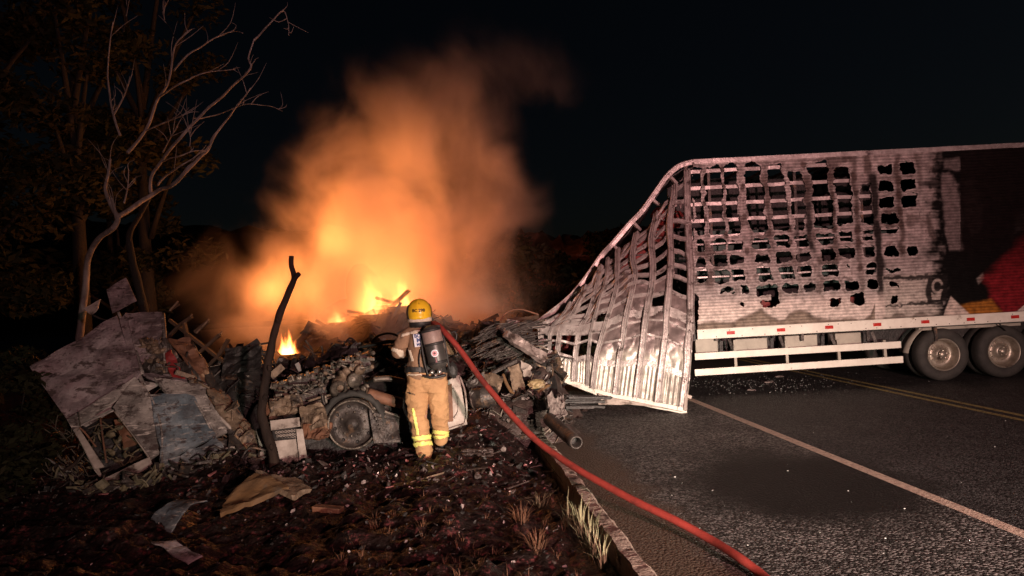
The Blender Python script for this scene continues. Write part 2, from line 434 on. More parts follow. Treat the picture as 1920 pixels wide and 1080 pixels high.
M['pink_sticker'] = mat('pink_sticker', (.62, .30, .34), (.55, .25, .28), rough=.5, scale=12, bump=0)
M['skin'] = mat('skin', (.42, .24, .17), (.38, .21, .15), rough=.6, scale=10, bump=.1)
M['bark'] = mat('grey_bark', (.24, .22, .205), (.09, .08, .072), rough=.85, scale=7, bump=.8, bscale=20, stretch=(1, 1, .35))
M['dark_bark'] = mat('dark_bark', (.012, .010, .008), (.007, .006, .005), rough=.9, scale=6, bump=.8)
M['leaf'] = mat('dark_leaf', (.012, .015, .006), (.020, .016, .008), rough=.7, scale=.8, bump=0, spec=.08)
M['leaf2'] = mat('dry_leaf', (.030, .017, .008), (.016, .013, .007), rough=.7, scale=.8, bump=0, spec=.08)
M['grass'] = mat('dry_grass', (.36, .32, .20), (.20, .20, .11), rough=.6, scale=4, bump=0)
M['grass_red'] = mat('scorched_grass', (.17, .075, .04), (.10, .05, .03), rough=.7, scale=4, bump=0)
M['concrete'] = mat('kerb_concrete', (.46, .37, .31), (.28, .21, .17), rough=.85, scale=6, bump=.7, bscale=40, spots=(.06, .042, .035), spot_amt=.42, spot_scale=4)
M['clay'] = mat('red_clay', (.20, .075, .045), (.10, .04, .028), rough=.9, scale=2, bump=.6)
M['slab'] = mat('ochre_board', (.16, .085, .035), (.10, .06, .032), rough=.75, scale=4, bump=.4, spots=(.09, .065, .045), spot_amt=.42, spot_scale=3)
M['dark_twig'] = mat('dark_twig', (.10, .08, .06), (.05, .04, .03), rough=.8, scale=9, bump=.3)
M['foil'] = mat('foil', (.50, .42, .40), (.25, .18, .18), rough=.3, metal=.3, scale=20, bump=.2)
M['glass'] = mat('broken_glass', (.55, .58, .55), (.4, .42, .4), rough=.2, scale=20, bump=0)
M['crate_green'] = mat('scorched_green_crate', (.045, .10, .085), (.03, .045, .04), rough=.6, scale=5, bump=.3)
M['crate_red'] = mat('scorched_red_crate', (.26, .035, .03), (.10, .02, .018), rough=.6, scale=5, bump=.3)
M['lamp_yellow'] = mat('yellowed_lamp', (.36, .28, .15), (.20, .14, .07), rough=.5, scale=9, bump=.4, spots=(.06, .045, .035), spot_amt=.42)
M['beam_metal'] = mat('burnt_beam_metal', (.36, .30, .28), (.15, .11, .10), rough=.5, metal=.3, scale=6, bump=.5, spots=(.05, .035, .03), spot_amt=.46, spot_scale=4)
# ------------------------------------------------------------------ ground, road
TH = math.atan2(.1155, 1.0)
NRM = Vector((cos(TH), sin(TH), 0)); DIR = Vector((-sin(TH), cos(TH), 0))
def RD(p, s, z=0.0): return NRM * p + DIR * s + Vector((0, 0, z))
def road_ps(x, y): return x * cos(TH) + y * sin(TH), -x * sin(TH) + y * cos(TH)

CONTACTS = [(515, 868, 8.7), (800, 860, 9.0), (660, 846, 9.6), (200, 915, 8.4), (420, 852, 9.2), (490, 962, 7.2), (860, 806, 9.9), (320, 990, 6.9), (565, 866, 9.0), (950, 760, 10.6), (300, 880, 8.7)]
CP = [P(*c) for c in CONTACTS]
def tz(x, y, rough=True):
    """height of the burnt verge"""
    x = np.asarray(x, float); y = np.asarray(y, float)
    p, s = road_ps(x, y)
    d = 1.34 - p
    base = -.05 + .19 * sstep(.05, 1.5, d) - .03 * sstep(4, 8, d)
    num = 0; den = .15
    for c in CP:
        w = np.exp(-((x - c.x) ** 2 + (y - c.y) ** 2) / (2 * .45 ** 2)); num = num + w * c.z; den = den + w
    z = (num + .15 * base) / den
    z = base + (z - base) * sstep(.0, .6, d)
    # hollow at the left foreground
    z = z - .16 * np.exp(-(((x + 2.3) / .9) ** 2 + ((y - 6.0) / .8) ** 2))
    if rough:
        k = sstep(0, .5, d)
        z = z + k * (.06 * fbm(x * 1.3, y * 1.3, 0, 3, 2) + .085 * np.abs(fbm(x * 3.2, y * 4.6, 1, 9, 3)) - .05 + .030 * np.abs(fbm(x * 10, y * 13, 2, 21, 3)) - .012)
    return z

def flat(name, x0, x1, y0, y1, z, m, kind='structure', rot=TH, nx=1, ny=1):
    X, Y = np.meshgrid(np.linspace(x0, x1, nx + 1), np.linspace(y0, y1, ny + 1))
    V = np.stack([X.ravel(), Y.ravel(), np.zeros(X.size)], 1); W = nx + 1
    Fq = [(j * W + i, j * W + i + 1, (j + 1) * W + i + 1, (j + 1) * W + i) for j in range(ny) for i in range(nx)]
    me = np_mesh(name, V, Fq); me.materials.append(m)
    o = bpy.data.objects.new(name, me); COL.objects.link(o); o.rotation_euler.z = rot; o.location.z = z
    ORG[o.name] = Vector((0, 0, z)); return tag(o, kind=kind)

def asphalt(name, grain, gstr, base, dirt=None, dark_oval=None):
    m, N, L, B = new_mat(name)
    tc = N.new('ShaderNodeTexCoord')
    vo = N.new('ShaderNodeTexVoronoi'); vo.inputs['Scale'].default_value = grain; L.new(tc.outputs['Object'], vo.inputs['Vector'])
    nz = N.new('ShaderNodeTexNoise'); nz.inputs['Scale'].default_value = 1.3; nz.inputs['Detail'].default_value = 8; nz.inputs['Roughness'].default_value = .7; L.new(tc.outputs['Object'], nz.inputs['Vector'])
    n2 = N.new('ShaderNodeTexNoise'); n2.inputs['Scale'].default_value = grain * .8; n2.inputs['Detail'].default_value = 4; L.new(tc.outputs['Object'], n2.inputs['Vector'])
    sp = N.new('ShaderNodeSeparateColor'); L.new(vo.outputs['Color'], sp.inputs[0])
    pale = N.new('ShaderNodeMapRange'); pale.inputs[1].default_value = .35; pale.inputs[2].default_value = 1.0; pale.inputs[3].default_value = .2; pale.inputs[4].default_value = 2.9; L.new(sp.outputs[0], pale.inputs[0])
    blot = N.new('ShaderNodeMapRange'); blot.inputs[1].default_value = .3; blot.inputs[2].default_value = .7; blot.inputs[3].default_value = .65; blot.inputs[4].default_value = 1.35; L.new(nz.outputs['Fac'], blot.inputs[0])
    mu = N.new('ShaderNodeMath'); mu.operation = 'MULTIPLY'; L.new(pale.outputs[0], mu.inputs[0]); L.new(blot.outputs[0], mu.inputs[1])
    vm = N.new('ShaderNodeVectorMath'); vm.operation = 'SCALE'; vm.inputs[0].default_value = base; L.new(mu.outputs[0], vm.inputs['Scale'])
    col = vm.outputs[0]; rough = None
    sx = N.new('ShaderNodeSeparateXYZ'); L.new(tc.outputs['Object'], sx.inputs[0])
    def MM(op, a, b):
        q = N.new('ShaderNodeMath'); q.operation = op
        for i, v in enumerate((a, b)):
            if isinstance(v, (int, float)): q.inputs[i].default_value = v
            else: L.new(v, q.inputs[i])
        return q.outputs[0]
    if dirt:
        e = MM('ADD', sx.outputs[0], MM('MULTIPLY', MM('SUBTRACT', nz.outputs['Fac'], .5), .9))
        mr = N.new('ShaderNodeMapRange'); mr.interpolation_type = 'SMOOTHSTEP'; L.new(e, mr.inputs[0])
        mr.inputs[1].default_value = dirt[0]; mr.inputs[2].default_value = dirt[1]; mr.inputs[3].default_value = 1; mr.inputs[4].default_value = 0
        mx = N.new('ShaderNodeMix'); mx.data_type = 'RGBA'; L.new(mr.outputs[0], mx.inputs[0]); L.new(col, mx.inputs[6]); mx.inputs[7].default_value = (*dirt[2], 1); col = mx.outputs[2]
    bs = MM('MULTIPLY', 1.0, gstr)
    if dark_oval:  # darker oval with flatter grain and a soft edge
        dx = MM('DIVIDE', MM('SUBTRACT', sx.outputs[0], dark_oval[0]), dark_oval[2]); dy = MM('DIVIDE', MM('SUBTRACT', sx.outputs[1], dark_oval[1]), dark_oval[3])
        r = MM('ADD', MM('ADD', MM('MULTIPLY', dx, dx), MM('MULTIPLY', dy, dy)), MM('MULTIPLY', MM('SUBTRACT', nz.outputs['Fac'], .5), 1.6))
        mr = N.new('ShaderNodeMapRange'); mr.interpolation_type = 'SMOOTHSTEP'; L.new(r, mr.inputs[0])
        mr.inputs[1].default_value = .25; mr.inputs[2].default_value = 1.35; mr.inputs[3].default_value = 1; mr.inputs[4].default_value = 0
        mx = N.new('ShaderNodeMix'); mx.data_type = 'RGBA'; L.new(mr.outputs[0], mx.inputs[0]); L.new(col, mx.inputs[6]); mx.inputs[7].default_value = (.007, .007, .0065, 1); col = mx.outputs[2]
        bs = MM('MULTIPLY', MM('SUBTRACT', 1.0, MM('MULTIPLY', mr.outputs[0], .65)), gstr)
    L.new(col, B.inputs['Base Color'])
    B.inputs['Roughness'].default_value = .62; B.inputs['Specular IOR Level'].default_value = .35
    hh = MM('ADD', MM('MULTIPLY', vo.outputs['Distance'], -1.6), MM('MULTIPLY', n2.outputs['Fac'], .35))
    bp = N.new('ShaderNodeBump'); L.new(bs, bp.inputs['Strength']); bp.inputs['Distance'].default_value = .012
    L.new(hh, bp.inputs['Height']); L.new(bp.outputs[0], B.inputs['Normal'])
    return m
wp = G(1490, 905); wps = road_ps(wp.x, wp.y)
M['shoulder'] = asphalt('coarse_asphalt', 44, 1.0, (.068, .066, .063), dirt=(1.95, 2.35, (.085, .060, .043)), dark_oval=(wps[0] + .05, wps[1], 1.25, 1.6))
M['lane'] = asphalt('lane_asphalt', 60, .6, (.033, .033, .033), dark_oval=(wps[0] + .05, wps[1], 1.25, 1.6))
M['line_white'] = mat('worn_white_line', (.62, .50, .40), (.40, .31, .25), rough=.75, scale=14, bump=1.0, bscale=45, spots=(.05, .042, .036), spot_amt=.40, spot_scale=22, bdist=.012)
M['line_yellow'] = mat('worn_yellow_line', (.40, .34, .12), (.26, .22, .08), rough=.75, scale=14, bump=.8, bscale=45, spots=(.04, .034, .03), spot_amt=.44, spot_scale=16, bdist=.01)

flat('ground', -400, 400, -100, 700, -.45, M['far_ground'], rot=0)
flat('shoulder', 1.36, 4.52, -12, 160, 0.0, M['shoulder'])
flat('road', 4.52, 16.0, -12, 160, 0.0, M['lane'])
flat('far_verge', 16.0, 200, -40, 300, -.02, M['far_ground'])
flat('edge_line', 4.50, 4.63, -10, 160, .004, M['line_white'])
flat('centre_line', 7.86, 7.96, -10, 160, .004, M['line_yellow'])
flat('centre_line', 8.10, 8.20, -10, 160, .004, M['line_yellow'])

# verge: fine sheet with clods
xs = np.concatenate([np.linspace(-40, -9, 24)[:-1], np.arange(-9, 2.2, .035)]); ys = np.concatenate([np.arange(2.6, 12.6, .04), np.linspace(12.6, 60, 40)[1:]])
X, Yg = np.meshgrid(xs, ys); Z = tz(X, Yg)
p_, s_ = road_ps(X, Yg); cl = p_ > 1.352
Xc = X - (p_ - 1.352) * cl * cos(TH); Yc = Yg - (p_ - 1.352) * cl * sin(TH)     # clamp to the back of the kerb
Z = np.where(cl, -.12, Z)
W = len(xs); idx = np.arange(X.size).reshape(X.shape)
Fq = np.stack([idx[:-1, :-1], idx[:-1, 1:], idx[1:, 1:], idx[1:, :-1]], -1).reshape(-1, 4)
keep = ~(cl.ravel()[Fq].all(1))
verge = link_mesh('verge', np_mesh('verge', np.stack([Xc.ravel(), Yc.ravel(), Z.ravel()], 1), Fq[keep]), M['soil'])
tag(verge, kind='structure')

# kerb stones
kerb = empty('kerb', RD(1.43, 3, 0), kind='structure')
s = 2.2; k = 0
while s < 34:
    L_ = .98 if s < 14 else 2.0
    mb = MB(); n = 24 if s < 14 else 4
    prof = [(1.352, -.2), (1.352, .10), (1.365, .125), (1.47, .128), (1.50, .10), (1.535, -.02)]
    vs = []; fs = []; q = len(prof)
    for i in range(n + 1):
        ss = s + .006 + (L_ - .012) * i / n
        for j, (pp, zz) in enumerate(prof):
            w = Vector((pp * 6, ss * 6, zz * 6))
            a = .010 * mnoise.noise(w) + .006 * mnoise.noise(w * 4)
            chip = -.016 * max(0, mnoise.noise(Vector((ss * 3.1, j, 4.4))) - .25) if j in (1, 2, 3, 4) else 0
            wob = .018 * sin(ss * .9) + .012 * mnoise.noise(Vector((ss * .7, k, 0)))
            vs.append(RD(pp + wob + (a if zz > 0 else 0), ss, zz + a * (zz > 0) + chip))
    for i in range(n):
        for j in range(q - 1): fs.append((i * q + j, i * q + j + 1, (i + 1) * q + j + 1, (i + 1) * q + j))
    fs.append(tuple(range(q))[::-1]); fs.append(tuple(n * q + j for j in range(q)))
    mb.add(vs, fs); mb.build('kerb_stone', M['concrete'], kerb); s += L_; k += 1

# ------------------------------------------------------------------ trailer
YT = 13.6
trailer = empty('burnt_trailer', P(1600, 720, YT), 'long box semi-trailer with burnt perforated side lying across the road', 'trailer')
def TX(px): return P(px, 450, YT).x          # only for layout of the parts along the side
xL = P(1294, 480, YT).x; xR = 13.4
zTop = P(1500, 292, YT).z; zSkin = P(1500, 612, YT).z; zRail0 = P(1500, 627, YT).z
def T(px, py, off=0.0):
    """point on the side plane of the trailer, off metres towards the road behind it"""
    p = P(px, py, YT); p.y += off; return p

# --- side skin with melted holes
HO = []   # x at left/right for the top and bottom, y0, y1
def col(x0t, x1t, x0b, x1b, rows, yt=315.0, yb=525.0):
    for (a, b) in rows:
        m_ = (a + b) / 2; t = (m_ - yt) / (yb - yt)
        HO.append((x0t + (x0b - x0t) * t, x1t + (x1b - x1t) * t, a, b, (x0b - x0t) / (yb - yt)))
col(1296, 1312, 1307, 1325, [(314, 438), (449, 474), (482, 500), (505, 530)])
col(1320, 1347, 1335, 1370, [(311, 442), (449, 470), (478, 499), (505, 529)])
col(1357, 1380, 1373, 1398, [(309, 443), (452, 471), (479, 497), (503, 527)])
col(1394, 1425, 1420, 1448, [(308, 437), (445, 466), (475, 494), (500, 525)])
col(1437, 1467, 1461, 1490, [(307, 433), (442, 464), (473, 491), (499, 522)])
col(1476, 1501, 1498, 1521, [(319, 432), (441, 462), (472, 489), (497, 517)])
col(1517, 1549, 1541, 1571, [(303, 428), (437, 456), (465, 488), (495, 519), (527, 547)])
col(1560, 1590, 1581, 1607, [(313, 424), (432, 453), (464, 483), (526, 544)])
col(1606, 1627, 1624, 1643, [(343, 421), (430, 438), (442, 451), (460, 480), (495, 514), (522, 542)])
col(1643, 1674, 1660, 1688, [(310, 327), (338, 357), (369, 389), (400, 420), (427, 438), (460, 480)])
col(1688, 1713, 1702, 1727, [(302, 324), (335, 356), (364, 388), (459, 478)])
for h in [(1347, 1372, 538, 546), (1389, 1405, 534, 552), (1421, 1456, 533, 553), (1430, 1458, 563, 577), (1446, 1458, 548, 570), (1467, 1497, 531, 548), (1506, 1529, 530, 547),
          (1557, 1574, 562, 575), (1594, 1619, 551, 571), (1370, 1374, 548, 554), (1392, 1397, 568, 575), (1588, 1594, 496, 501), (1664, 1688, 503, 508), (1666, 1685, 530, 538), (1671, 1683, 553, 567)]:
    HO.append((*h, .045))
def hole_sd(px, py):
    """signed distance (pixels), negative inside a hole"""
    wx = px + 4.5 * vnoise(px / 21, py / 21, 0, 5) + 2.2 * vnoise(px / 7, py / 7, 0, 6) + 1.0 * vnoise(px / 3.2, py / 3.2, 0, 16)
    wy = py + 3.5 * vnoise(px / 19, py / 19, 3, 7) + 2.2 * vnoise(px / 7, py / 7, 3, 8) + 1.2 * vnoise(px / 3.2, py / 3.2, 3, 18)
    d = np.full(px.shape, 1e3)
    for (x0, x1, y0, y1, sl) in HO:
        cx = (x0 + x1) / 2 + (wy - (y0 + y1) / 2) * sl; cy = (y0 + y1) / 2 - (wx - cx) * .052
        r = min(4.5, (x1 - x0) * .3, (y1 - y0) * .35)
        qx = np.abs(wx - cx) - (x1 - x0) / 2 + r; qy = np.abs(wy - cy) - (y1 - y0) / 2 + r
        d = np.minimum(d, np.hypot(np.maximum(qx, 0), np.maximum(qy, 0)) + np.minimum(np.maximum(qx, qy), 0) - r)
    return d
def poly_sd(px, py, pts):
    d = np.full(px.shape, 1e9); s = np.ones(px.shape); n = len(pts)
    for i in range(n):
        ax, ay = pts[i]; bx, by = pts[i - 1]
        ex, ey = bx - ax, by - ay; wx, wy = px - ax, py - ay
        t = np.clip((wx * ex + wy * ey) / (ex * ex + ey * ey), 0, 1)
        d = np.minimum(d, (wx - ex * t) ** 2 + (wy - ey * t) ** 2)
        c1 = py >= ay; c2 = py < by; c3 = ex * wy > ey * wx
        s = np.where((c1 & c2 & c3) | (~c1 & ~c2 & ~c3), -s, s)
    return s * np.sqrt(d)
def skin_colour(px, py, hd):
    n1 = fbm(px / 26, py / 26, 0, 31, 4); n2 = fbm(px / 7, py / 7, 1, 41, 3); n3 = fbm(px / 60, py / 60, 2, 51, 2)
    base = np.array([.50, .45, .43]); c = np.ones((len(px), 3)) * base
    c *= np.clip(1 + .30 * n1 + .16 * n2 + .12 * n3, .25, 1.3)[:, None]
    def blend(mask, colr):
        nonlocal c
        mk = np.clip(mask, 0, 1)[:, None]; c = c * (1 - mk) + np.array(colr) * mk
    soot = (.030, .026, .025); brown = (.085, .06, .052)
    # pale bare rims round the holes, soot between them
    blend(sstep(6, 1.5, hd) * .55, (.55, .51, .49))
    wob = 4 * n1
    blend(.62 * sstep(11, 3, hd) * sstep(2.0, 4.0, hd) * sstep(-.5, .5, n1 + .4 * n2), (.13, .105, .10))
    blend(.45 * sstep(1300, 1420, px) * sstep(470, 300, py) * sstep(-.6, .6, n1), (.16, .13, .125))  # patchy soot, with light falloff to the top right painted in
    # dark vertical bands where the inner posts stand
    def vband(x, w, y0, y1, amt, colr=soot, lean=.05):
        xc = x + (py - 330) * lean
        blend(amt * sstep(w + 4, w - 3, np.abs(px - xc + wob)) * sstep(y0 - 14, y0 + 6, py + 6 * n2) * sstep(y1 + 14, y1 - 6, py + 6 * n2), colr)
    vband(1512, 6, 345, 470, .95, lean=.06); vband(1635, 7, 330, 600, 1.0, lean=.075); vband(1556, 4, 330, 430, .7, brown); vband(1601, 4, 290, 470, .75, brown, .06)
    vband(1683, 4, 290, 480, .8, brown, .05); vband(1489, 3, 430, 475, .8, soot); vband(1402, 3, 380, 480, .5, brown); vband(1440, 3, 350, 470, .5, brown)
    vband(1724, 4, 290, 350, .6, brown); vband(1727, 5, 405, 450, .75, brown, .2); vband(1604, 5, 470, 545, .55, brown); vband(1506, 4, 270, 300, .8, brown); vband(1625, 7, 270, 325, .8, brown); vband(1592, 6, 285, 300, .8, brown)
    blend(.5 * sstep(.55, .95, n3 + .5 * n1) * sstep(600, 560, py), brown)
    blend(.55 * sstep(.5, .85, n2 * .7 + .5 * n1), (.12, .09, .08))
    for (x, w, yy) in ((1316, 4, (345, 380, 410)), (1353, 5, (318, 352, 402, 440)), (1390, 5, (352, 406, 470)), (1433, 5, (350, 384, 436)), (1472, 5, (392, 430, 455)), (1508, 6, (310, 340)), (1556, 6, (330, 368, 398, 428, 450)), (1600, 6, (330, 362, 395, 430, 455, 500)), (1682, 6, (340, 365, 395, 420, 470))):
        for y_ in yy:
            q_ = np.hypot((px - x - (y_ - 320) * .07) / w, (py - y_) / (w * 1.5)) + .35 * n2
            blend(.85 * sstep(1.25, .6, q_), brown)
    blend(.55 * sstep(.15, .9, n1 + .5 * n3) * sstep(590, 540, py), (.15, .12, .11))
    # bleached paint above the bottom rail, scalloped soot line under it
    low = sstep(545, 575, py + (px - 1500) * .03)
    blend(low * .9 * (px < 1760), (.76, .66, .60))
    scal = np.interp(px, [1300, 1312, 1335, 1365, 1378, 1392, 1410, 1426, 1440, 1460, 1470, 1480, 1500, 1512, 1525, 1545, 1556, 1575, 1600, 1618, 1632, 1645], [604, 611, 605, 607, 606, 597, 590, 583, 592, 603, 600, 588, 582, 587, 598, 602, 601, 603, 600, 601, 592, 560]) + 2.0 * n1 + 1.2 * n2
    blend(.9 * sstep(scal - 5, scal + 4, py) * (px < 1640), (.24, .19, .145))
    blend(.75 * sstep(7, 1, np.abs(py - scal)) * (px < 1640), (.12, .09, .07))
    # panel by the last holes: black writing-like burn marks, white patches
    pr = poly_sd(px, py, [(1655, 518), (1760, 512), (1768, 596), (1660, 602)])
    blend(sstep(3, -3, pr) * .8, (.50, .46, .41))
    for (y, w, x0, x1) in ((520, 4, 1655, 1770), (570, 3.5, 1700, 1768), (572, 2, 1660, 1700)):
        blend(.95 * sstep(w + 2, w - 2, np.abs(py - y + 3 * n2 + (px - 1700) * .03)) * (px > x0) * (px < x1), soot)
    blend(.75 * sstep(586, 592, py + (px - 1700) * .03 + 4 * np.sin(px / 6.5)) * sstep(1650, 1660, px) * (px < 1775), (.11, .085, .07))
    # large burnt black field of the printed part
    edge = 1755 + 3 * n1 * 3 + 6 * sstep(400, 560, py)
    blend(sstep(edge - 26, edge + 12, px + 9 * n2 + 7 * fbm(px / 40, py / 3.5, 5, 141, 2)), (.006, .0055, .0055))
    blend(.9 * sstep(8, 2, np.abs(py - 345 - 3 * n1)) * sstep(1720, 1735, px), soot)
    def patch(pts, colr, amt=1.0, soft=4, nz=5):
        blend(amt * sstep(soft, -soft, poly_sd(px, py, pts) + nz * n1), colr)
    patch([(1766, 325), (1778, 322), (1800, 345), (1803, 400), (1801, 465), (1779, 470), (1771, 400)], (.20, .17, .165))
    patch([(1768, 300), (1795, 298), (1796, 318), (1768, 318)], (.16, .14, .135))
    patch([(1806, 340), (1818, 338), (1838, 385), (1838, 430), (1822, 440), (1810, 395)], (.12, .095, .09))
    patch([(1812, 285), (1872, 280), (1874, 300), (1814, 312)], (.050, .046, .045), .8, 6)
    patch([(1872, 285), (1925, 280), (1925, 380), (1880, 340)], (.030, .028, .028), .8, 8)
    patch([(1900, 420), (1926, 390), (1926, 430), (1902, 440)], (.22, .20, .20), .7, 6)
    patch([(1830, 522), (1842, 512), (1845, 522), (1834, 533)], (.25, .22, .20), .8, 2, 1)
    # printed shapes: red, orange, white; emblem fragment
    patch([(1842, 520), (1862, 512), (1900, 452), (1960, 380), (2080, 380), (2080, 560), (1925, 566), (1902, 586), (1880, 588), (1858, 560)], (.22, .016, .022), 1, 9, 6)
    blend(.95 * sstep(535, 415, py + 8 * n1) * (px > 1800), (.010, .006, .006))
    patch([(1796, 574), (1858, 562), (1882, 589), (1818, 594)], (.36, .14, .025), 1, 4, 2)
    patch([(1782, 556), (1820, 592), (1768, 597), (1772, 580)], (.62, .52, .46), 1, 1.5, .8)
    patch([(1928, 566), (1960, 572), (1960, 588), (1900, 589)], (.62, .54, .50), 1, 1.5, .5)
    patch([(1738, 522), (1775, 516), (1775, 566), (1738, 570)], (.016, .014, .014), .95, 2, 3)
    cd = np.hypot((px - 1757) / .75, py - 537)
    blend(.95 * sstep(16, 13, cd) * sstep(8, 10, cd) * ~((px > 1758) & (np.abs(py - 539) < 4)) * (px > 1742), (.40, .355, .32))
    patch([(1746, 549), (1752, 553), (1757, 549), (1764, 549), (1763, 562), (1747, 562)], (.45, .40, .36), .9, 1, .6)
    return c
h = .0125
gx = np.arange(xL, xR + h, h); gz = np.arange(zSkin, zTop - .02, h)
fine = gx < P(2010, 450, YT).x
gx = np.concatenate([gx[fine], np.arange(gx[fine][-1] + h, xR, .08)])
GX, GZ = np.meshgrid(gx, gz)
dent = .012 * fbm(GX * 2.2, GZ * 2.2, 0, 61, 3) * sstep(P(1800, 450, YT).x, xL, GX)
px, py = PROJ(GX, np.full(GX.shape, YT), GZ)
hd = hole_sd(px, py)
# torn left edge
edge_sd = px - (1299 + 10 * sstep(540, 560, py) + 2.5 * vnoise(px * 0 + py / 9, py / 23, 0, 71)); hd = np.minimum(hd, np.where(py > 300, edge_sd, 50))
scale = YT / F
gxd, gzd = np.gradient(hd, axis=1), np.gradient(hd, axis=0)
gn = np.hypot(gxd, gzd) + 1e-6
snap = np.abs(hd) < 1.0
GXs = np.where(snap, GX - hd * scale * gxd / gn, GX); GZs = np.where(snap, GZ - hd * scale * gzd / gn, GZ)
curl = -.05 * sstep(5, 0, hd) * np.abs(vnoise(GX * 9, GZ * 9, 0, 75)) * 1.0
V = np.stack([GXs.ravel(), (YT + dent + curl).ravel(), GZs.ravel()], 1)
idx = np.arange(GX.size).reshape(GX.shape)
Fq = np.stack([idx[:-1, :-1], idx[:-1, 1:], idx[1:, 1:], idx[1:, :-1]], -1).reshape(-1, 4)
keep = hd.ravel()[Fq].mean(1) > 0.0
cols = skin_colour(px.ravel(), py.ravel(), hd.ravel())
used = np.unique(Fq[keep]); remap = np.full(len(V), -1); remap[used] = np.arange(len(used))
me = np_mesh('side_skin', V[used], remap[Fq[keep]], True, cols[used])
M['skin_sheet'] = col_mat('burnt_side_skin', rough=.6, wave=('Z', 5.6, .7), bump=.3, grime=.6, spec=.12)
skin = link_mesh('side_skin', me, M['skin_sheet'], trailer)
sol = skin.modifiers.new('thickness', 'SOLIDIFY'); sol.thickness = .012; sol.offset = 1

# --- rails and posts behind the skin
def rail(px0, px1, py0, hpx, off, m, sl=-.052, name='wall_rail'):
    a = T(px0, py0, off); b = T(px1, py0 + sl * (px1 - px0), off)
    mb = MB(); pts = []
    n = 22
    for i in range(n + 1):
        q = a.lerp(b, i / n); q.z += .012 * mnoise.noise(Vector((i * .7, py0, 3))); q.y += .02 * mnoise.noise(Vector((i * .5, py0, 8))); pts.append(q)
    for i in range(n): mb.beam(pts[i], pts[i + 1] + (pts[i + 1] - pts[i]) * .02, .02, hpx * YT / F, jit=.002)
    return mb.build(name, m, trailer)
for y in (322, 353.5, 384.5, 415.5, 446, 477, 506): rail(1292, 1735, y, 6.5, .035, M['alu'])
for y in (459.5, 521.5): rail(1292, 1735, y, 2.8, .045, M['alu'])
for x in (1304, 1346, 1508, 1632, 1760):
    mb = MB(); mb.beam(T(x, 640, .10), T(x - 17, 300, .10), .05, .05); mb.build('wall_post', M['burnt_metal'], trailer)
# top rail, floor rail, front post
mb = MB()
tp = [T(1296 + k * 40, 304 - 40 * k * .0515, 0) for k in range(22)]
for i in range(21):
    mb.beam(tp[i], tp[i + 1], .05, .085, jit=.003)
mb.build('top_rail', M['alu'], trailer)
mb = MB(); a = T(1306, 627, -.03); b = a + Vector((xR - a.x, 0, 0)); b.z = P(1920, 592, YT).z + (P(1920, 592, YT).z - a.z) * .35
mb.beam(a, b, .07, .185, bev=.012); floor_rail = mb.build('floor_rail', M['white_paint'], trailer)
def onrail(px, dy=0): 
    t = (P(px, 600, YT).x - a.x) / (b.x - a.x); q = a.lerp(b, t); return q + Vector((0, -.037, dy))
for x in (1367, 1461, 1551, 1641, 1731, 1816, 1899, 1985):
    q = onrail(x); mb = MB(); mb.box(q, (.13, .012, .045), bev=.004); mb.box(q + Vector((0, .003, 0)), (.15, .008, .06)); mb.build('side_reflector', M['reflector'], trailer)
rng = random.Random(3)
mb = MB()
for x in range(1318, 1990, 23):
    q = onrail(x + rng.uniform(-4, 4), rng.choice((.05, -.06))); mb.lathe([(0, -.006), (.008, -.004), (.010, 0)], q, (0, 1, 0), 6)
o = mb.build('rail_rivets', M['char'], trailer); tag(o, kind='stuff')
# floor, far wall, roof remains, rear
zf = a.z - .05
mb = MB(); mb.box(((xL + xR) / 2, YT + 1.3, zf), (xR - xL, 2.5, .10)); mb.build('floor', M['char'], trailer)
mb = MB(); mb.box(((xL + xR) / 2 + .1, YT + 2.58, (zf + zTop) / 2), (xR - xL - .2, .05, zTop - zf)); mb.build('far_wall', M['char'], trailer)
mb = MB(); mb.box(((P(1640, 450, YT).x + xR) / 2, YT + 1.3, zTop + .02), (xR - P(1640, 450, YT).x, 2.5, .04)); mb.build('roof', M['char'], trailer)
for k in range(7):
    x = xL + .25 + k * .55; mb = MB(); mb.beam((x, YT + .05, zTop - .03), (x + .05, YT + 2.5, zTop - .05), .05, .05, jit=.01); mb.build('roof_bow', M['burnt_metal'], trailer)
mb = MB(); mb.box((xR, YT + 1.3, (zf + zTop) / 2), (.06, 2.5, zTop - zf)); mb.build('rear_wall', M['char'], trailer)
# side guard
for (x0, y0, x1, y1) in ((1303, 669, 1690, 646), (1303, 699, 1694, 674)):
    mb = MB(); mb.beam(T(x0, y0, .02), T(x1, y1, .02), .035, .125, bev=.008); mb.build('side_guard_bar', M['white_paint'], trailer)
for x in (1382, 1479, 1577, 1664):
    mb = MB(); mb.beam(T(x - 3, 638, .08), T(x, 694 - (x - 1310) * .06, .08), .05, .05); mb.build('side_guard_post', M['beige'], trailer)
for x in (1376, 1472, 1568, 1646):
    y = 648 - (x - 1376) * .05
    mb = MB(); mb.beam(T(x - 5, y - 12, .13), T(x + 3, y + 12, .10), .07, .05); mb.lathe([(.02, -.02), (.035, 0), (.02, .02)], T(x + 1, y + 10, .08), (0, 1, 0), 10)
    mb.build('tie_bracket', M['burnt_metal'], trailer)
for x in (1356, 1452, 1548, 1628):
    mb = MB(); mb.beam(T(x, 640 - (x - 1356) * .05, .14), T(x, 662 - (x - 1356) * .05, .14), .04, .06); mb.build('floor_bearer', M['char'], trailer)
for (x0, x1, y0, y1) in ((1308, 1352, 640, 662), (1384, 1446, 640, 660), (1478, 1541, 634, 655), (1574, 1624, 629, 648)):
    c = (T(x0, y0, .35) + T(x1, y1, .35)) / 2; d = T(x1, y1, .35) - T(x0, y0, .35)
    mb = MB(); mb.box(c, (abs(d.x), .35, abs(d.z) + .05), bev=.02); mb.build('underfloor_box', M['beige'], trailer)
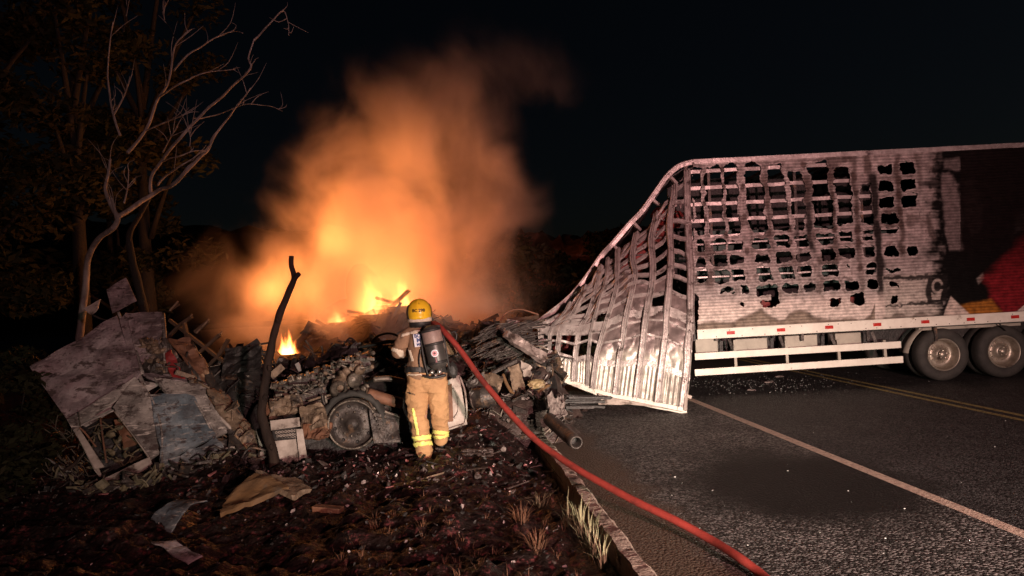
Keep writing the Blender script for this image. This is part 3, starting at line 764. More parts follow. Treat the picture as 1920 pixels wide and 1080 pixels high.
for zz, yy in ((zf - .2, .75), (zf - .2, 1.85)):
    mb = MB(); mb.box(((xL + xR) / 2, YT + yy, zz), (xR - xL, .10, .3)); mb.build('chassis_beam', M['char'], trailer)
# wheels: dual, two axles in view
def wheel(cx, cz, y0):
    w = MB().lathe([(.30, .02), (.33, -.015), (.40, -.02), (.455, .0), (.485, .04), (.49, .10), (.49, .20), (.485, .26), (.455, .30), (.30, .29)], (cx, y0, cz), (0, 1, 0), 48).build('wheel', M['tyre'], trailer)
    r = MB().lathe([(.305, .02), (.298, -.012), (.283, -.012), (.275, .02), (.262, .05), (.25, .12), (.235, .17), (.12, .15), (.115, .09), (.07, .07), (.0, .07)], (cx, y0, cz), (0, 1, 0), 40).build('rim', M['rim'], w)
    mb = MB()
    for k in range(10):
        q = 2 * pi * k / 10
        mb.lathe([(0, -.03), (.016, -.028), (.016, .03)], (cx + .165 * cos(q), y0 + .145, cz + .165 * sin(q)), (0, 1, 0), 6)
    mb.build('wheel_nuts', M['rim'], w)
    mb = MB(); mb.lathe([(0, -.07), (.05, -.065), (.075, -.04), (.085, .05), (.10, .10)], (cx, y0 + .07, cz), (0, 1, 0), 20)
    for k in range(5):
        q = 2 * pi * k / 5 + .3; mb.rock((cx + .07 * cos(q), y0 + .03, cz + .07 * sin(q)), (.02, .02, .02), k, 1)
    mb.build('hub', M['rim'], w)
    MB().lathe([(.30, .0), (.40, -.02), (.475, .03), (.49, .1), (.49, .2), (.45, .28), (.30, .28)], (cx, y0 + .34, cz), (0, 1, 0), 40).build('inner_tyre', M['tyre'], w)
    return w
for x in (1770, 1884, 1996):
    c = P(x, 666.5 + (x - 1770) * .012, YT + .12); wheel(c.x, .495, YT + .12)
    mb = MB(); mb.tube([(c.x, YT + .3, .5), (c.x, YT + 2.4, .5)], .07, 10); mb.build('axle', M['char'], trailer)
    MB().lathe([(.30, .0), (.46, .0), (.485, .05), (.485, .25), (.45, .28), (.30, .28)], (c.x, YT + 2.1, .495), (0, 1, 0), 32).build('far_wheel', M['tyre'], trailer)
# mudguard
c = P(1770, 666, YT + .1)
mb = MB(); vs = []; fs = []; n = 14
for i in range(n + 1):
    q = radians(100 + 75 * i / n); r = .60 + .06 * (i / n) ** 2
    for yy in (.10, .42):
        for rr in (r, r + .012): vs.append((c.x + rr * cos(q), YT + yy, .5 + rr * sin(q) * .98))
for i in range(n):
    b_ = i * 4; d_ = b_ + 4
    fs += [(b_, b_ + 2, d_ + 2, d_), (b_ + 1, d_ + 1, d_ + 3, b_ + 3), (b_, d_, d_ + 1, b_ + 1), (b_ + 2, b_ + 3, d_ + 3, d_ + 2)]
mb.add(vs, fs, True); mb.build('mudguard', M['beige'], trailer)
mb = MB(); mb.box(T(1830, 610, .25), (1.9, .12, .12)); mb.build('suspension_beam', M['beige'], trailer)
mb = MB(); mb.tube(spline([T(1873, 602, .05), T(1880, 612, .03), T(1889, 620, .06)], 8), .012, 6); mb.build('air_hose', M['black'], trailer)
# cargo left inside
rng = random.Random(11)
for k in range(26):
    xx = xL + .25 + (k % 9) * .5 + rng.uniform(-.05, .05); row = k // 9
    green = row >= 1
    sz = (.44, .5, .42 if row else .55); zz = zf + .30 + row * .72 + rng.uniform(0, .05)
    cr = empty('crate', (xx, YT + .8, zz - sz[2] / 2), 'scorched %s crate glimpsed through the melted holes of the trailer side' % ('green' if green else 'red'), 'crate', '%s crates inside the trailer' % ('green' if green else 'red'))
    mt = M['crate_green'] if green else M['crate_red']
    mb = MB(); cx, cy, cz = xx, YT + .8, zz
    mb.box((cx, cy, cz - sz[2] / 2 + .02), (sz[0], sz[1], .03))
    for sx in (-1, 1): mb.box((cx + sx * sz[0] / 2, cy, cz), (.025, sz[1], sz[2]))
    mb.build('crate_end', mt, cr)
    for t in range(3):
        mb = MB(); mb.box((cx, cy - sz[1] / 2, cz - sz[2] / 2 + .07 + t * sz[2] / 3), (sz[0] - .03, .02, sz[2] / 4.2), jit=.006); mb.build('slat', mt, cr)

# --- torn wall folded out to the left
RIBS = [
 [(1287, 318), (1291, 430), (1296, 510), (1294, 600), (1288, 680), (1279, 766)],
 [(1264, 345), (1257, 420), (1258, 500), (1251, 580), (1244, 660), (1231, 757)],
 [(1229, 398), (1221, 450), (1223, 520), (1213, 580), (1204, 650), (1192, 748)],
 [(1192, 435), (1185, 480), (1190, 520), (1174, 590), (1163, 660), (1152, 742)],
 [(1158, 465), (1156, 500), (1154, 545), (1134, 610), (1120, 660), (1110, 730)],
 [(1139, 482), (1136, 520), (1124, 560), (1110, 612), (1104, 650), (1100, 726)],
 [(1124, 497), (1118, 540), (1102, 590), (1086, 618), (1079, 660), (1075, 717)],
 [(1096, 535), (1088, 560), (1066, 598), (1050, 618), (1045, 650), (1039, 702)],
 [(1068, 566), (1058, 586), (1042, 604), (1031, 620), (1029, 650), (1017, 692)],
 [(1046, 590), (1036, 596), (1020, 602), (1012, 612), (1013, 648), (1003, 684)]]
NT = 130
def flap_depth(i, t):       # t 0 top .. 1 bottom
    f = i / 9.0
    return (13.62 - .25 * f) * (1 - t) + (11.88 + 1.0 * f) * t - .32 * sin(pi * t) * (1 - .5 * f)
ribw = []
for i, rb in enumerate(RIBS):
    pp = spline([Vector((x, y, 0)) for x, y in rb], NT)
    ribw.append([P(q.x, q.y, flap_depth(i, k / (NT - 1))) for k, q in enumerate(pp)])
flap = tag(MB().add([(0, 0, 0)], []).build('torn_wall', M['alu'], trailer) if False else bpy.data.objects.new('torn_wall', None))
COL.objects.link(flap); flap.parent = trailer; ORG[flap.name] = ORG[trailer.name]; ORG['torn_wall'] = ORG[trailer.name]
flap['label'] = 'torn bare metal wall section bent out and down to the asphalt'
NUc = 22
rows = []
RB = np.array([[list(v) for v in r] for r in ribw])           # rib, t, xyz
us = np.linspace(-.18, 9.15, int(9.3 * NUc))
FV = np.zeros((NT, len(us), 3))
for c_, u in enumerate(us):
    i = int(min(max(math.floor(u), 0), 8)); f = u - i
    FV[:, c_] = RB[i] * (1 - f) + RB[i + 1] * f
tt = np.linspace(0, 1, NT)[:, None] * np.ones((1, len(us))); uu = us[None, :] * np.ones((NT, 1))
dX = np.gradient(FV, axis=1); dT = np.gradient(FV, axis=0)
nn = np.cross(dX, dT); nn /= np.linalg.norm(nn, axis=2, keepdims=True) + 1e-9
if nn[NT // 2, 20, 1] < 0: nn = -nn                             # away from the camera
px, py = PROJ(FV[..., 0], FV[..., 1], FV[..., 2])
crumple = .06 * fbm(FV[..., 0] * 3.2, FV[..., 2] * 3.2, 0, 81, 3) * sstep(690, 560, py) + .012 * fbm(FV[..., 0] * 6, FV[..., 2] * 6, 0, 83, 2)
buck = .035 * np.abs(fbm(uu * 2.2, tt * 16, 0, 84, 2)) * sstep(.70, .75, tt) * sstep(.87, .83, tt)
flute = .012 * np.clip(2.5 * np.sin(uu * 2 * pi * 5), -1, 1) * sstep(.85, .88, tt) + .004 * np.sin(uu * 2 * pi * 11) * sstep(.3, .4, tt)
FV = FV + nn * (.05 + crumple + flute - buck)[..., None]
FR = [.05, .115, .18, .245, .315, .38, .44, .51, .60, .655, .74, .855]   # rails along the wall
cell = np.zeros(tt.shape)
hd = np.full(tt.shape, 50.0)
rngf = random.Random(5)
# open cells high up and to the left
for i in range(9):
    for r in range(-1, len(FR)):
        t0 = 0.0 if r < 0 else FR[r]; t1 = FR[r + 1] if r + 1 < len(FR) else 1.0
        prob = .95 if t1 < .36 else (.85 if t1 < .47 else (.4 if t1 < .6 else .06))
        if i >= 4 and .5 < t0 < .75: prob = .75
        if i >= 6 and t0 > .35: prob = .85
        if i >= 7: prob = .8
        if rngf.random() < prob:
            cu = i + .5 + rngf.uniform(-.06, .06); hw = rngf.uniform(.36, .5); ct = (t0 + t1) / 2; ht = (t1 - t0) / 2 * rngf.uniform(.75, 1.0)
            qx = (np.abs(uu - cu) - hw) * 34 + 2.5 * vnoise(uu * 9, tt * 60, 0, 91 + i); qy = (np.abs(tt - ct) - ht) * 400 + 3.5 * vnoise(uu * 7, tt * 40, 5, 97 + r)
            hd = np.minimum(hd, np.maximum(qx, qy))
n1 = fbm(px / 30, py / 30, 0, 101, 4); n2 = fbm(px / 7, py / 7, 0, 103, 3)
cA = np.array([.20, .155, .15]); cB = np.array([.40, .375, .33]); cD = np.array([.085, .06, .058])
lowm = sstep(645, 672, py + 10 * n1 + 6 * np.sin(uu * 6))[..., None]  # headlamp cut-off painted into the colour: sheet paler below it
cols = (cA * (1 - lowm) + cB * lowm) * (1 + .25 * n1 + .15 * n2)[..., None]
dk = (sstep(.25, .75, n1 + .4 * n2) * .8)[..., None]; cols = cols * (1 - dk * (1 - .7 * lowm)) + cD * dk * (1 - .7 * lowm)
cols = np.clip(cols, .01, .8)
idx = np.arange(tt.size).reshape(tt.shape)
Fq = np.stack([idx[:-1, :-1], idx[:-1, 1:], idx[1:, 1:], idx[1:, :-1]], -1).reshape(-1, 4)
keep = hd.ravel()[Fq].mean(1) > 0
used = np.unique(Fq[keep]); remap = np.full(tt.size, -1); remap[used] = np.arange(len(used))
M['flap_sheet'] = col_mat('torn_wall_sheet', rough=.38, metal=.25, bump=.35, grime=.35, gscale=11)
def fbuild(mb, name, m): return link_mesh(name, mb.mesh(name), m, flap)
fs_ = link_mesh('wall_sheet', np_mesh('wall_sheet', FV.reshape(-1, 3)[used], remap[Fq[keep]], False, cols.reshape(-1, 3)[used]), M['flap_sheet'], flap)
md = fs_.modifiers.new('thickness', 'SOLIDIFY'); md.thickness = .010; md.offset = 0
# ribs: hat sections with two raised lips
M['rib'] = mat('rib_metal', (.50, .46, .44), (.29, .25, .24), rough=.42, metal=.35, scale=8, bump=.45, spots=(.09, .07, .065), spot_amt=.42, spot_scale=6)
widths = [.125, .115, .11, .10, .085, .05, .095, .085, .05, .085]
for i in range(10):
    pts = [Vector(q) for q in RB[i]]; wd = widths[i]; vs = []; fs = []
    prof = [(-.5, .05), (-.46, .0), (-.36, -.012), (-.30, .006), (-.12, .008), (-.08, -.006), (.08, -.006), (.12, .008), (.30, .006), (.36, -.012), (.46, .0), (.5, .05)]
    q_ = len(prof)
    for k in range(0, NT, 2):
        j = min(max(int((i + .18) * NUc), 0), len(us) - 1)
        n_ = Vector(nn[k, j]); t_ = (pts[min(k + 2, NT - 1)] - pts[max(k - 2, 0)]).normalized(); s_2 = t_.cross(n_).normalized()
        w_ = wd * (1 + .12 * mnoise.noise(Vector((k * .09, i, 2)))); o_ = .018 * mnoise.noise(Vector((k * .06, i * 3.0, 5)))
        for (a_, b_2) in prof: vs.append(pts[k] + s_2 * (a_ * w_ + o_) + n_ * (b_2 + o_ * .6))
    m_ = len(vs) // q_
    for k in range(m_ - 1):
        for j in range(q_ - 1): fs.append((k * q_ + j, k * q_ + j + 1, (k + 1) * q_ + j + 1, (k + 1) * q_ + j))
    fbuild(MB().add(vs, fs), 'wall_rib', M['rib'])
for r, t in enumerate(FR):
    k = int(t * (NT - 1)); vs = []; fs = []; hw = .036 if r != 8 else .085
    if r in (9, 10): hw = .018
    if r == 11: hw = .05
    for c_ in range(0, len(us), 4):
        q = Vector(FV[k, c_]) ; n_ = Vector(nn[k, c_]); t_ = Vector(dT[k, c_]).normalized()
        o_ = .03 * mnoise.noise(Vector((c_ * .06, r * 2.2, 1))) * (1 if t < .7 else .3)
        sag = -.03
        for (a_, b_2) in ((-1, .01), (-1, sag), (1, sag), (1, .01)): vs.append(q + t_ * (a_ * hw + o_) + n_ * (b_2 + .01))
    m_ = len(vs) // 4
    for k2 in range(m_ - 1):
        for j in range(3): fs.append((k2 * 4 + j, k2 * 4 + j + 1, k2 * 4 + 5 + j, k2 * 4 + 4 + j))
    fbuild(MB().add(vs, fs), 'wall_rail', M['rib'])
# bottom sill bar of the torn wall, with a bent sheet hanging below it
sill = [Vector(q) for q in FV[NT - 1, ::8]]
mb = MB()
for i in range(len(sill) - 1):
    mb.beam(sill[i], sill[i + 1], .05, .07, jit=.004)
mb.tube([q + Vector((0, -.03, -.05 + .01 * mnoise.noise(q * 3))) for q in sill], .022, 6)
fbuild(mb, 'sill', M['white_paint'])
mb = MB(); mb.sheet([P(1122, 738, 12.2), P(1282, 772, 11.8), P(1175, 756, 12.1), P(1122, 758, 12.2)], 14, 5, .01, .04, 4, curl=.03); fbuild(mb, 'sill_sheet', M['dirty_white'])
mb = MB(); mb.beam(P(1293, 660, 12.2), P(1285, 770, 11.86), .04, .05); mb.beam(P(1283, 740, 11.95), P(1296, 745, 11.95), .05, .05); fbuild(mb, 'edge_bar', M['dirty_white'])
# collapsed roof edge running down to the left
rp = spline([P(1302, 304, 13.6), P(1275, 312, 13.65), P(1252, 331, 13.7), P(1230, 361, 13.75), P(1205, 396, 13.8), P(1180, 422, 13.85), P(1150, 457, 13.85), P(1128, 481, 13.9), P(1100, 521, 13.9), P(1070, 557, 13.9), P(1035, 586, 13.8), P(1008, 606, 13.7)], 70)
mb = MB()
for i in range(69): mb.beam(rp[i], rp[i + 1] + (rp[i + 1] - rp[i]) * .05, .06, .075, jit=.002)
mb.tube([q + Vector((-.03, -.04, .035)) for q in rp], .018, 6)
mb.build('fallen_roof_rail', M['alu'], trailer)
for k in (12, 21, 30, 38, 46, 55):
    mb = MB(); d_ = (rp[k + 1] - rp[k]).normalized(); s2 = Vector((d_.z, 0, -d_.x)); mb.beam(rp[k], rp[k] - s2 * .22 + Vector((0, .06, 0)), .05, .05); mb.build('roof_cleat', M['rib'], trailer)
vs = []; fs = []
for i, q in enumerate(rp):
    for j in range(6):
        f = j / 5; vs.append(q + Vector((.12 * f, .05 + 2.35 * f, -.06 - .45 * sin(pi * f) * (i / 69) + .10 * mnoise.noise(Vector((i * .2, f * 4, 1))))))
for i in range(69):
    for j in range(5): fs.append((i * 6 + j, i * 6 + j + 1, i * 6 + 7 + j, i * 6 + 6 + j))
o = MB().add(vs, fs).build('collapsed_roof', M['char'], trailer)
md = o.modifiers.new('thickness', 'SOLIDIFY'); md.thickness = .02
# crumpled far wall seen in the gap, red cloth-like cargo remains
rng = random.Random(23)
for k in range(12):
    f = (k + .5) / 12; q = rp[int(10 + f * 56)] + Vector((.25, .55 + rng.uniform(0, .5), -.55 - rng.uniform(0, .35)))
    b_ = empty('bale', q, 'crushed red bale showing behind the ribs of the torn wall', 'bale', 'red bales behind the torn wall')
    MB().rock(q + Vector((0, 0, .14)), (.26, .2, .17), k, 2, .5).build('wrapping', M['crate_red'], b_)
    mb = MB(); mb.beam(q + Vector((-.24, -.2, .12)), q + Vector((.24, -.2, .16)), .01, .03, jit=.004); mb.build('band', M['burnt_metal'], b_)
# ------------------------------------------------------------------ firefighter
def round_cones(mb, lst, n=20):
    for (a, b, ra, rb) in lst:
        a = Vector(a); b = Vector(b); d = b - a; L_ = max(d.length, 1e-4)
        prof = [(ra * sin(pi / 2 * k / 6) + 1e-5, -ra * cos(pi / 2 * k / 6)) for k in range(7)] + [(rb * cos(pi / 2 * k / 6) + 1e-5, L_ + rb * sin(pi / 2 * k / 6)) for k in range(7)]
        mb.lathe(prof, a, d if d.length > 1e-4 else (0, 0, 1), n)
    return mb
def melt(name, mb, voxel, smooth=6, fold=None):
    """one continuous surface grown over overlapping round limbs"""
    me = mb.mesh(name + '_src'); o = bpy.data.objects.new(name + '_src', me); COL.objects.link(o)
    r = o.modifiers.new('r', 'REMESH'); r.mode = 'VOXEL'; r.voxel_size = voxel; r.use_smooth_shade = True
    s_ = o.modifiers.new('s', 'SMOOTH'); s_.iterations = smooth; s_.factor = .5
    bpy.context.view_layer.update(); dg = bpy.context.evaluated_depsgraph_get()
    out = bpy.data.meshes.new_from_object(o.evaluated_get(dg)); out.name = name
    bpy.data.objects.remove(o); bpy.data.meshes.remove(me)
    if fold:
        n_ = len(out.vertices); co = np.empty(n_ * 3); no = np.empty(n_ * 3)
        out.vertices.foreach_get('co', co); out.vertices.foreach_get('normal', no)
        co = co.reshape(-1, 3); no = no.reshape(-1, 3)
        co = co + no * fold(co)[:, None]; out.vertices.foreach_set('co', co.ravel()); out.update()
    out.materials.clear(); return out
def trim(name, src, mask, m, parent, off=.005, th=.004):
    """strip of tape lying on a garment: the faces the mask picks, lifted off the cloth"""
    n_ = len(src.vertices); co = np.empty(n_ * 3); no = np.empty(n_ * 3)
    src.vertices.foreach_get('co', co); src.vertices.foreach_get('normal', no); co = co.reshape(-1, 3); no = no.reshape(-1, 3)
    px, py = PROJ(co[:, 0], co[:, 1], co[:, 2]); k = mask(px, py, co)
    fs = [list(p.vertices) for p in src.polygons if all(k[v] for v in p.vertices)]
    if not fs: return None
    us_ = sorted({v for f in fs for v in f}); mp_ = {v: i for i, v in enumerate(us_)}
    me = bpy.data.meshes.new(name); me.from_pydata([tuple(co[v] + no[v] * off) for v in us_], [], [[mp_[v] for v in f] for f in fs])
    me.polygons.foreach_set('use_smooth', [True] * len(fs)); me.update()
    o = link_mesh(name, me, m, parent); s_ = o.modifiers.new('t', 'SOLIDIFY'); s_.thickness = th; s_.offset = 1
    return o
YF = 9.0
person = empty('person', P(803, 862, YF), 'firefighter seen from behind in tan turnout gear and yellow helmet holding the red hose', 'person')
def Q(px, py, dy=0.0): return P(px, py, YF + dy)
hand_l = Q(786, 655, .60); hand_r = Q(806, 632, .42)
# body: head with face, neck, torso, legs, all one surface
hd_c = Q(787, 586, 0.0)
bd_ = MB()
round_cones(bd_, [(hd_c + Vector((0, .0, .02)), hd_c + Vector((0, .01, .03)), .094, .094), (hd_c + Vector((0, .03, -.04)), hd_c + Vector((0, .045, -.075)), .07, .045),
    (hd_c + Vector((0, .10, -.02)), hd_c + Vector((0, .115, -.045)), .012, .018), (hd_c + Vector((-.09, 0, -.02)), hd_c + Vector((-.092, -.005, .01)), .016, .02), (hd_c + Vector((.09, 0, -.02)), hd_c + Vector((.092, -.005, .01)), .016, .02),
    (hd_c + Vector((-.03, .085, -.062)), hd_c + Vector((.03, .085, -.062)), .012, .012), (hd_c + Vector((-.05, .082, .015)), hd_c + Vector((.05, .082, .015)), .014, .014),
    (Q(789, 600), Q(792, 622), .06, .065), (Q(780, 630), Q(788, 700), .11, .13), (Q(814, 630), Q(812, 700), .11, .13),
    (Q(758, 636), Q(746, 660, .03), .06, .05), (Q(746, 660, .03), hand_l, .05, .035), (Q(832, 634), Q(847, 654, .06), .06, .05), (Q(847, 654, .06), hand_r, .05, .035),
    (Q(788, 712), Q(788, 778), .11, .085), (Q(788, 778), Q(797, 850), .08, .06), (Q(816, 712), Q(822, 778, .08), .11, .08), (Q(822, 778, .08), Q(827, 828, .22), .075, .055)], 16)
body = link_mesh('body', melt('body', bd_, .014, 5), M['skin'], person)
for sx in (-1, 1):
    MB().rock(hd_c + Vector((sx * .032, .088, -.005)), (.012, .010, .009), 1, 2, 0).build('eye', M['ink'], person)
# trousers
tr = MB()
round_cones(tr, [(Q(787, 700), Q(787, 722), .145, .14), (Q(815, 700), Q(815, 722), .145, .138), (Q(801, 698), Q(801, 715), .17, .15),
    (Q(784, 722), Q(783, 778), .130, .106), (Q(783, 778), Q(796, 846), .106, .094), (Q(819, 722), Q(824, 778, .07), .125, .100), (Q(824, 778, .07), Q(828, 822, .2), .100, .082),
    (Q(776, 735), Q(775, 748), .10, .095)], 22)
def tr_fold(co):
    px, py = PROJ(co[:, 0], co[:, 1], co[:, 2])
    rid = (1 - np.abs(vnoise(co[:, 0] * 5 + co[:, 2] * 4, co[:, 2] * 11, co[:, 1] * 5, 201))) ** 4 + .7 * (1 - np.abs(vnoise(co[:, 0] * 9 - co[:, 2] * 6, co[:, 2] * 9, co[:, 1] * 8, 207))) ** 5
    f = .015 * rid + .006 * fbm(co[:, 0] * 9, co[:, 2] * 5, co[:, 1] * 9, 203, 2)
    bag = .016 * np.sin((py - 745) / 5.2 + 2.2 * np.sin(px / 13)) * sstep(745, 765, py) * sstep(815, 800, py)
    return f + bag * .35
trm = melt('trousers', tr, .011, 7, tr_fold)
trousers = link_mesh('trousers', trm.copy(), M['tan'], person)
for me_ in (trousers.data,): me_.polygons.foreach_set('use_smooth', [True] * len(me_.polygons))
left = lambda px, py, co: px < 812
lw = lambda px: 3 * np.sin((px - 780) / 16)
trim('leg_band', trm, lambda px, py, co: (co[:, 1] < 9.13) & (px < 813) & (py + lw(px) > 817) & (py + lw(px) < 827.5), M['band'], trousers, .006)
trim('leg_band', trm, lambda px, py, co: (co[:, 1] < 9.13) & (px < 814) & (py + lw(px) > 829) & (py + lw(px) < 838.5), M['band'], trousers, .006)
trim('leg_band', trm, lambda px, py, co: (px > 807.5) & (py - .1 * (px - 822) > 806) & (py - .1 * (px - 822) < 814.5), M['band'], trousers, .006)
trim('leg_band', trm, lambda px, py, co: (px > 809) & (py + .012 * (px - 822) ** 2 > 816) & (py + .012 * (px - 822) ** 2 < 823), M['band'], trousers, .009)
trim('side_band', trm, lambda px, py, co: (co[:, 1] < YF + .02) & (np.abs(px - (774.5 + (py - 765) * .19)) < 3.6) & (py > 764) & (py < 817), M['band'], trousers, .006)
trim('pocket_flap', trm, lambda px, py, co: (co[:, 1] < YF) & (np.abs(py - (738 + (px - 772) * .25)) < 2.0) & (px > 764) & (px < 779), M['black'], trousers, .004)
trim('pocket_seam', trm, lambda px, py, co: (co[:, 1] < YF) & (np.abs(py - (718 + .012 * (px - 790) ** 2 * -1)) < 1.2) & (px > 776) & (px < 800), M['coat'], trousers, .003)
# boots
for (hx, hy, dy) in ((798, 861, 0.0), (829, 838, .22)):
    h_ = Q(hx, hy, dy)
    b1 = MB(); round_cones(b1, [(h_ + Vector((0, .0, .045)), h_ + Vector((.02, .20, .035)), .05, .045), (h_ + Vector((0, .0, .05)), h_ + Vector((-.005, -.01, .22)), .05, .065), (h_ + Vector((0, -.03, .02)), h_ + Vector((.02, .19, .015)), .03, .035)], 14)
    link_mesh('boot', melt('boot', b1, .012, 4), M['black'], person)
# coat
ct = MB()
round_cones(ct, [(Q(788, 634), Q(789, 688), .142, .155), (Q(814, 634), Q(815, 688), .142, .152), (Q(801, 640), Q(802, 696), .165, .165), (Q(788, 690), Q(788, 698), .158, .162), (Q(815, 690), Q(815, 698), .155, .16),
    (Q(778, 622), Q(758, 634), .075, .085), (Q(806, 620), Q(833, 632), .075, .085), (Q(780, 618), Q(800, 618), .07, .07), (Q(790, 604), Q(792, 622), .068, .085),
    (Q(758, 636), Q(746, 659, .03), .088, .080), (Q(746, 659, .03), Q(746, 659, .03).lerp(hand_l, .72), .078, .058), (Q(833, 634), Q(846, 653, .05), .086, .078), (Q(846, 653, .05), Q(846, 653, .05).lerp(hand_r, .72), .076, .056)], 22)
def ct_fold(co):
    px, py = PROJ(co[:, 0], co[:, 1], co[:, 2])
    return .012 * (1 - np.abs(vnoise(co[:, 0] * 7 + co[:, 2] * 5, co[:, 2] * 9, co[:, 1] * 6, 211))) ** 4 + .010 * fbm(co[:, 0] * 10, co[:, 2] * 6, co[:, 1] * 9, 213, 2)
ctm = melt('coat', ct, .011, 6, ct_fold)
coat = link_mesh('coat', ctm.copy(), M['coat'], person)
coat.data.polygons.foreach_set('use_smooth', [True] * len(coat.data.polygons))
bk = lambda co: co[:, 1] < YF + .03
trim('shoulder_band', ctm, lambda px, py, co: bk(co) & (np.abs(py - (628.5 - .28 * (px - 756) + .0016 * (px - 756) ** 2)) < 3.2) & (px > 752) & (px < 790), M['band_white'], coat, .005)
trim('shoulder_band', ctm, lambda px, py, co: bk(co) & (np.abs(py - (619 + .42 * (px - 815))) < 3.0) & (px > 818) & (px < 842), M['band_white'], coat, .005)
trim('back_band', ctm, lambda px, py, co: bk(co) & (np.abs(px - (768.5 + (py - 656) * .27)) < 2.8) & (py > 655) & (py < 678), M['band_white'], coat, .005)
trim('back_band', ctm, lambda px, py, co: bk(co) & (np.abs(px - (826 + (py - 620) * .22)) < 2.6) & (py > 632) & (py < 690), M['band_white'], coat, .005)
trim('sleeve_band', ctm, lambda px, py, co: (px < 758) & (py > 650 + .3 * (px - 735)) & (py < 658.5 + .3 * (px - 735) + 6 * sstep(740, 748, px)) & (px < 757), M['band_white'], coat, .005)
trim('sleeve_band', ctm, lambda px, py, co: (px > 843) & (py > 643) & (py < 650), M['band_white'], coat, .005)
trim('hem_band', ctm, lambda px, py, co: bk(co) & (py > 700) & (py < 704.5) & (px < 795), M['band_white'], coat, .005)
trim('belt', ctm, lambda px, py, co: (py > 687) & (py < 699.5), M['black'], coat, .010, .008)
trim('sleeve_gauntlet', ctm, lambda px, py, co: (co[:, 1] > YF + .10) & (py > 640), M['black'], coat, .008)
# gloves: five separate fingers closed round the hose
def glove(c, hose_dir, side):
    c = Vector(c); hd_ = Vector(hose_dir).normalized()
    up = Vector((0, 0, 1)); out = hd_.cross(up).normalized() * side; up = out.cross(hd_).normalized() * side
    up = Vector(up); mb = MB(); R_ = .052
    round_cones(mb, [(c - up * .075 - hd_ * .03, c - up * .075 + hd_ * .035, .030, .028), (c - up * .07 + out * .03, c - up * .075 - out * .02, .030, .03)], 12)
    for k, ln in enumerate((1.0, 1.1, 1.05, .85)):
        s0 = c + hd_ * (-.036 + .025 * k); pts = []
        for j in range(5):
            q = radians(-95 + 215 * ln * j / 4); pts.append(s0 + (out * cos(q) + up * sin(q)) * (R_ + .010))
        for j in range(4): round_cones(mb, [(pts[j], pts[j + 1], .0125 - .0008 * j, .0120 - .0008 * j)], 10)
    th = [c - up * .07 + hd_ * .04, c - up * .045 - out * .05 + hd_ * .05, c - out * .066 + up * .01 + hd_ * .045, c - out * .052 + up * .045 + hd_ * .03]
    for j in range(3): round_cones(mb, [(th[j], th[j + 1], .016 - .0015 * j, .0145 - .0015 * j)], 10)
    return link_mesh('glove', melt('glove', mb, .007, 3), M['black'], person)
hose_pts = [Q(790, 655, .72), Q(796, 645, .56), Q(806, 622, .33), Q(810, 607, .10), Q(819, 609, -.08), Q(832, 622, -.20), Q(846, 637, -.28), P(870, 666, 8.62), P(900, 708, 8.42), P(932, 748, 8.2), P(970, 792, 7.9), P(1012, 831, 7.6), P(1055, 862, 7.27), P(1100, 890, 6.95), P(1150, 918, 6.65), P(1200, 945, 6.38), P(1265, 976, 6.08), P(1330, 1011, 5.78), P(1385, 1046, 5.42), P(1432, 1082, 5.16), P(1500, 1150, 4.55), P(1590, 1260, 3.85)]
glove(hand_l - Vector((0, 0, 0)), hose_pts[0] - hose_pts[2], 1); glove(hand_r, hose_pts[1] - hose_pts[2], -1)
# helmet
HC = Q(786, 586, 0.0); RX, RY, RZ = .147, .165, .17
helmet = bpy.data.objects.new('helmet', None); COL.objects.link(helmet); helmet.parent = person; ORG['helmet'] = ORG[person.name]
prof = []
mb = MB(); vs = []; fs = []; nu_, nv_ = 40, 22
for j in range(nv_ + 1):
    ph = pi / 2 - (pi / 2 + .62) * j / nv_
    for i in range(nu_):
        q = 2 * pi * i / nu_
        fl = 1.0 + .10 * sstep(-.25, -.6, ph)
        crest = .012 * exp(-(cos(q) / .16) ** 2) * cos(ph)
        e = .9
        r = cos(ph) ** e if cos(ph) > 0 else 0
        vs.append(HC + Vector((RX * r * cos(q) * fl, RY * r * sin(q) * fl, (RZ + crest) * sin(ph) * (1 if ph > 0 else .82) + crest)))
for j in range(nv_):
    for i in range(nu_):
        i2 = (i + 1) % nu_; fs.append((j * nu_ + i, (j + 1) * nu_ + i, (j + 1) * nu_ + i2, j * nu_ + i2))
o = link_mesh('shell', mb.add(vs, fs, True).mesh('shell'), M['helmet'], helmet); s_ = o.modifiers.new('t', 'SOLIDIFY'); s_.thickness = .006
zb = HC.z - RZ * .82 * sin(.62)
mb = MB(); mb.lathe([(.138, -.03), (.146, -.028), (.150, .0), (.148, .018), (.138, .02)], Vector((HC.x, HC.y, zb)), (0, 0, 1), 36)
mb.build('rim', M['band_white'], person).parent = helmet
mb = MB(); mb.lathe([(.13, .02), (.134, -.04), (.125, -.085), (.115, -.085)], Vector((HC.x + .003, HC.y - .01, zb - .01)), (0, 0, 1), 30)
mb.build('neck_guard', M['black'], person).parent = helmet
vs = []; fs = []
for j in range(9):
    for i in range(21):
        q = radians(14 + 206 * i / 20); ph = radians(38 - 72 * j / 8)
        vs.append(HC + Vector((1.05 * RX * cos(q) * cos(ph) ** .8, 1.06 * RY * sin(q) * cos(ph) ** .8, RZ * sin(ph) * .95)))
for j in range(8):
    for i in range(20): fs.append((j * 21 + i, j * 21 + i + 1, j * 21 + 22 + i, j * 21 + 21 + i))
o = MB().add(vs, fs, True).build('visor', M['black'], person); o.parent = helmet; s_ = o.modifiers.new('t', 'SOLIDIFY'); s_.thickness = .004
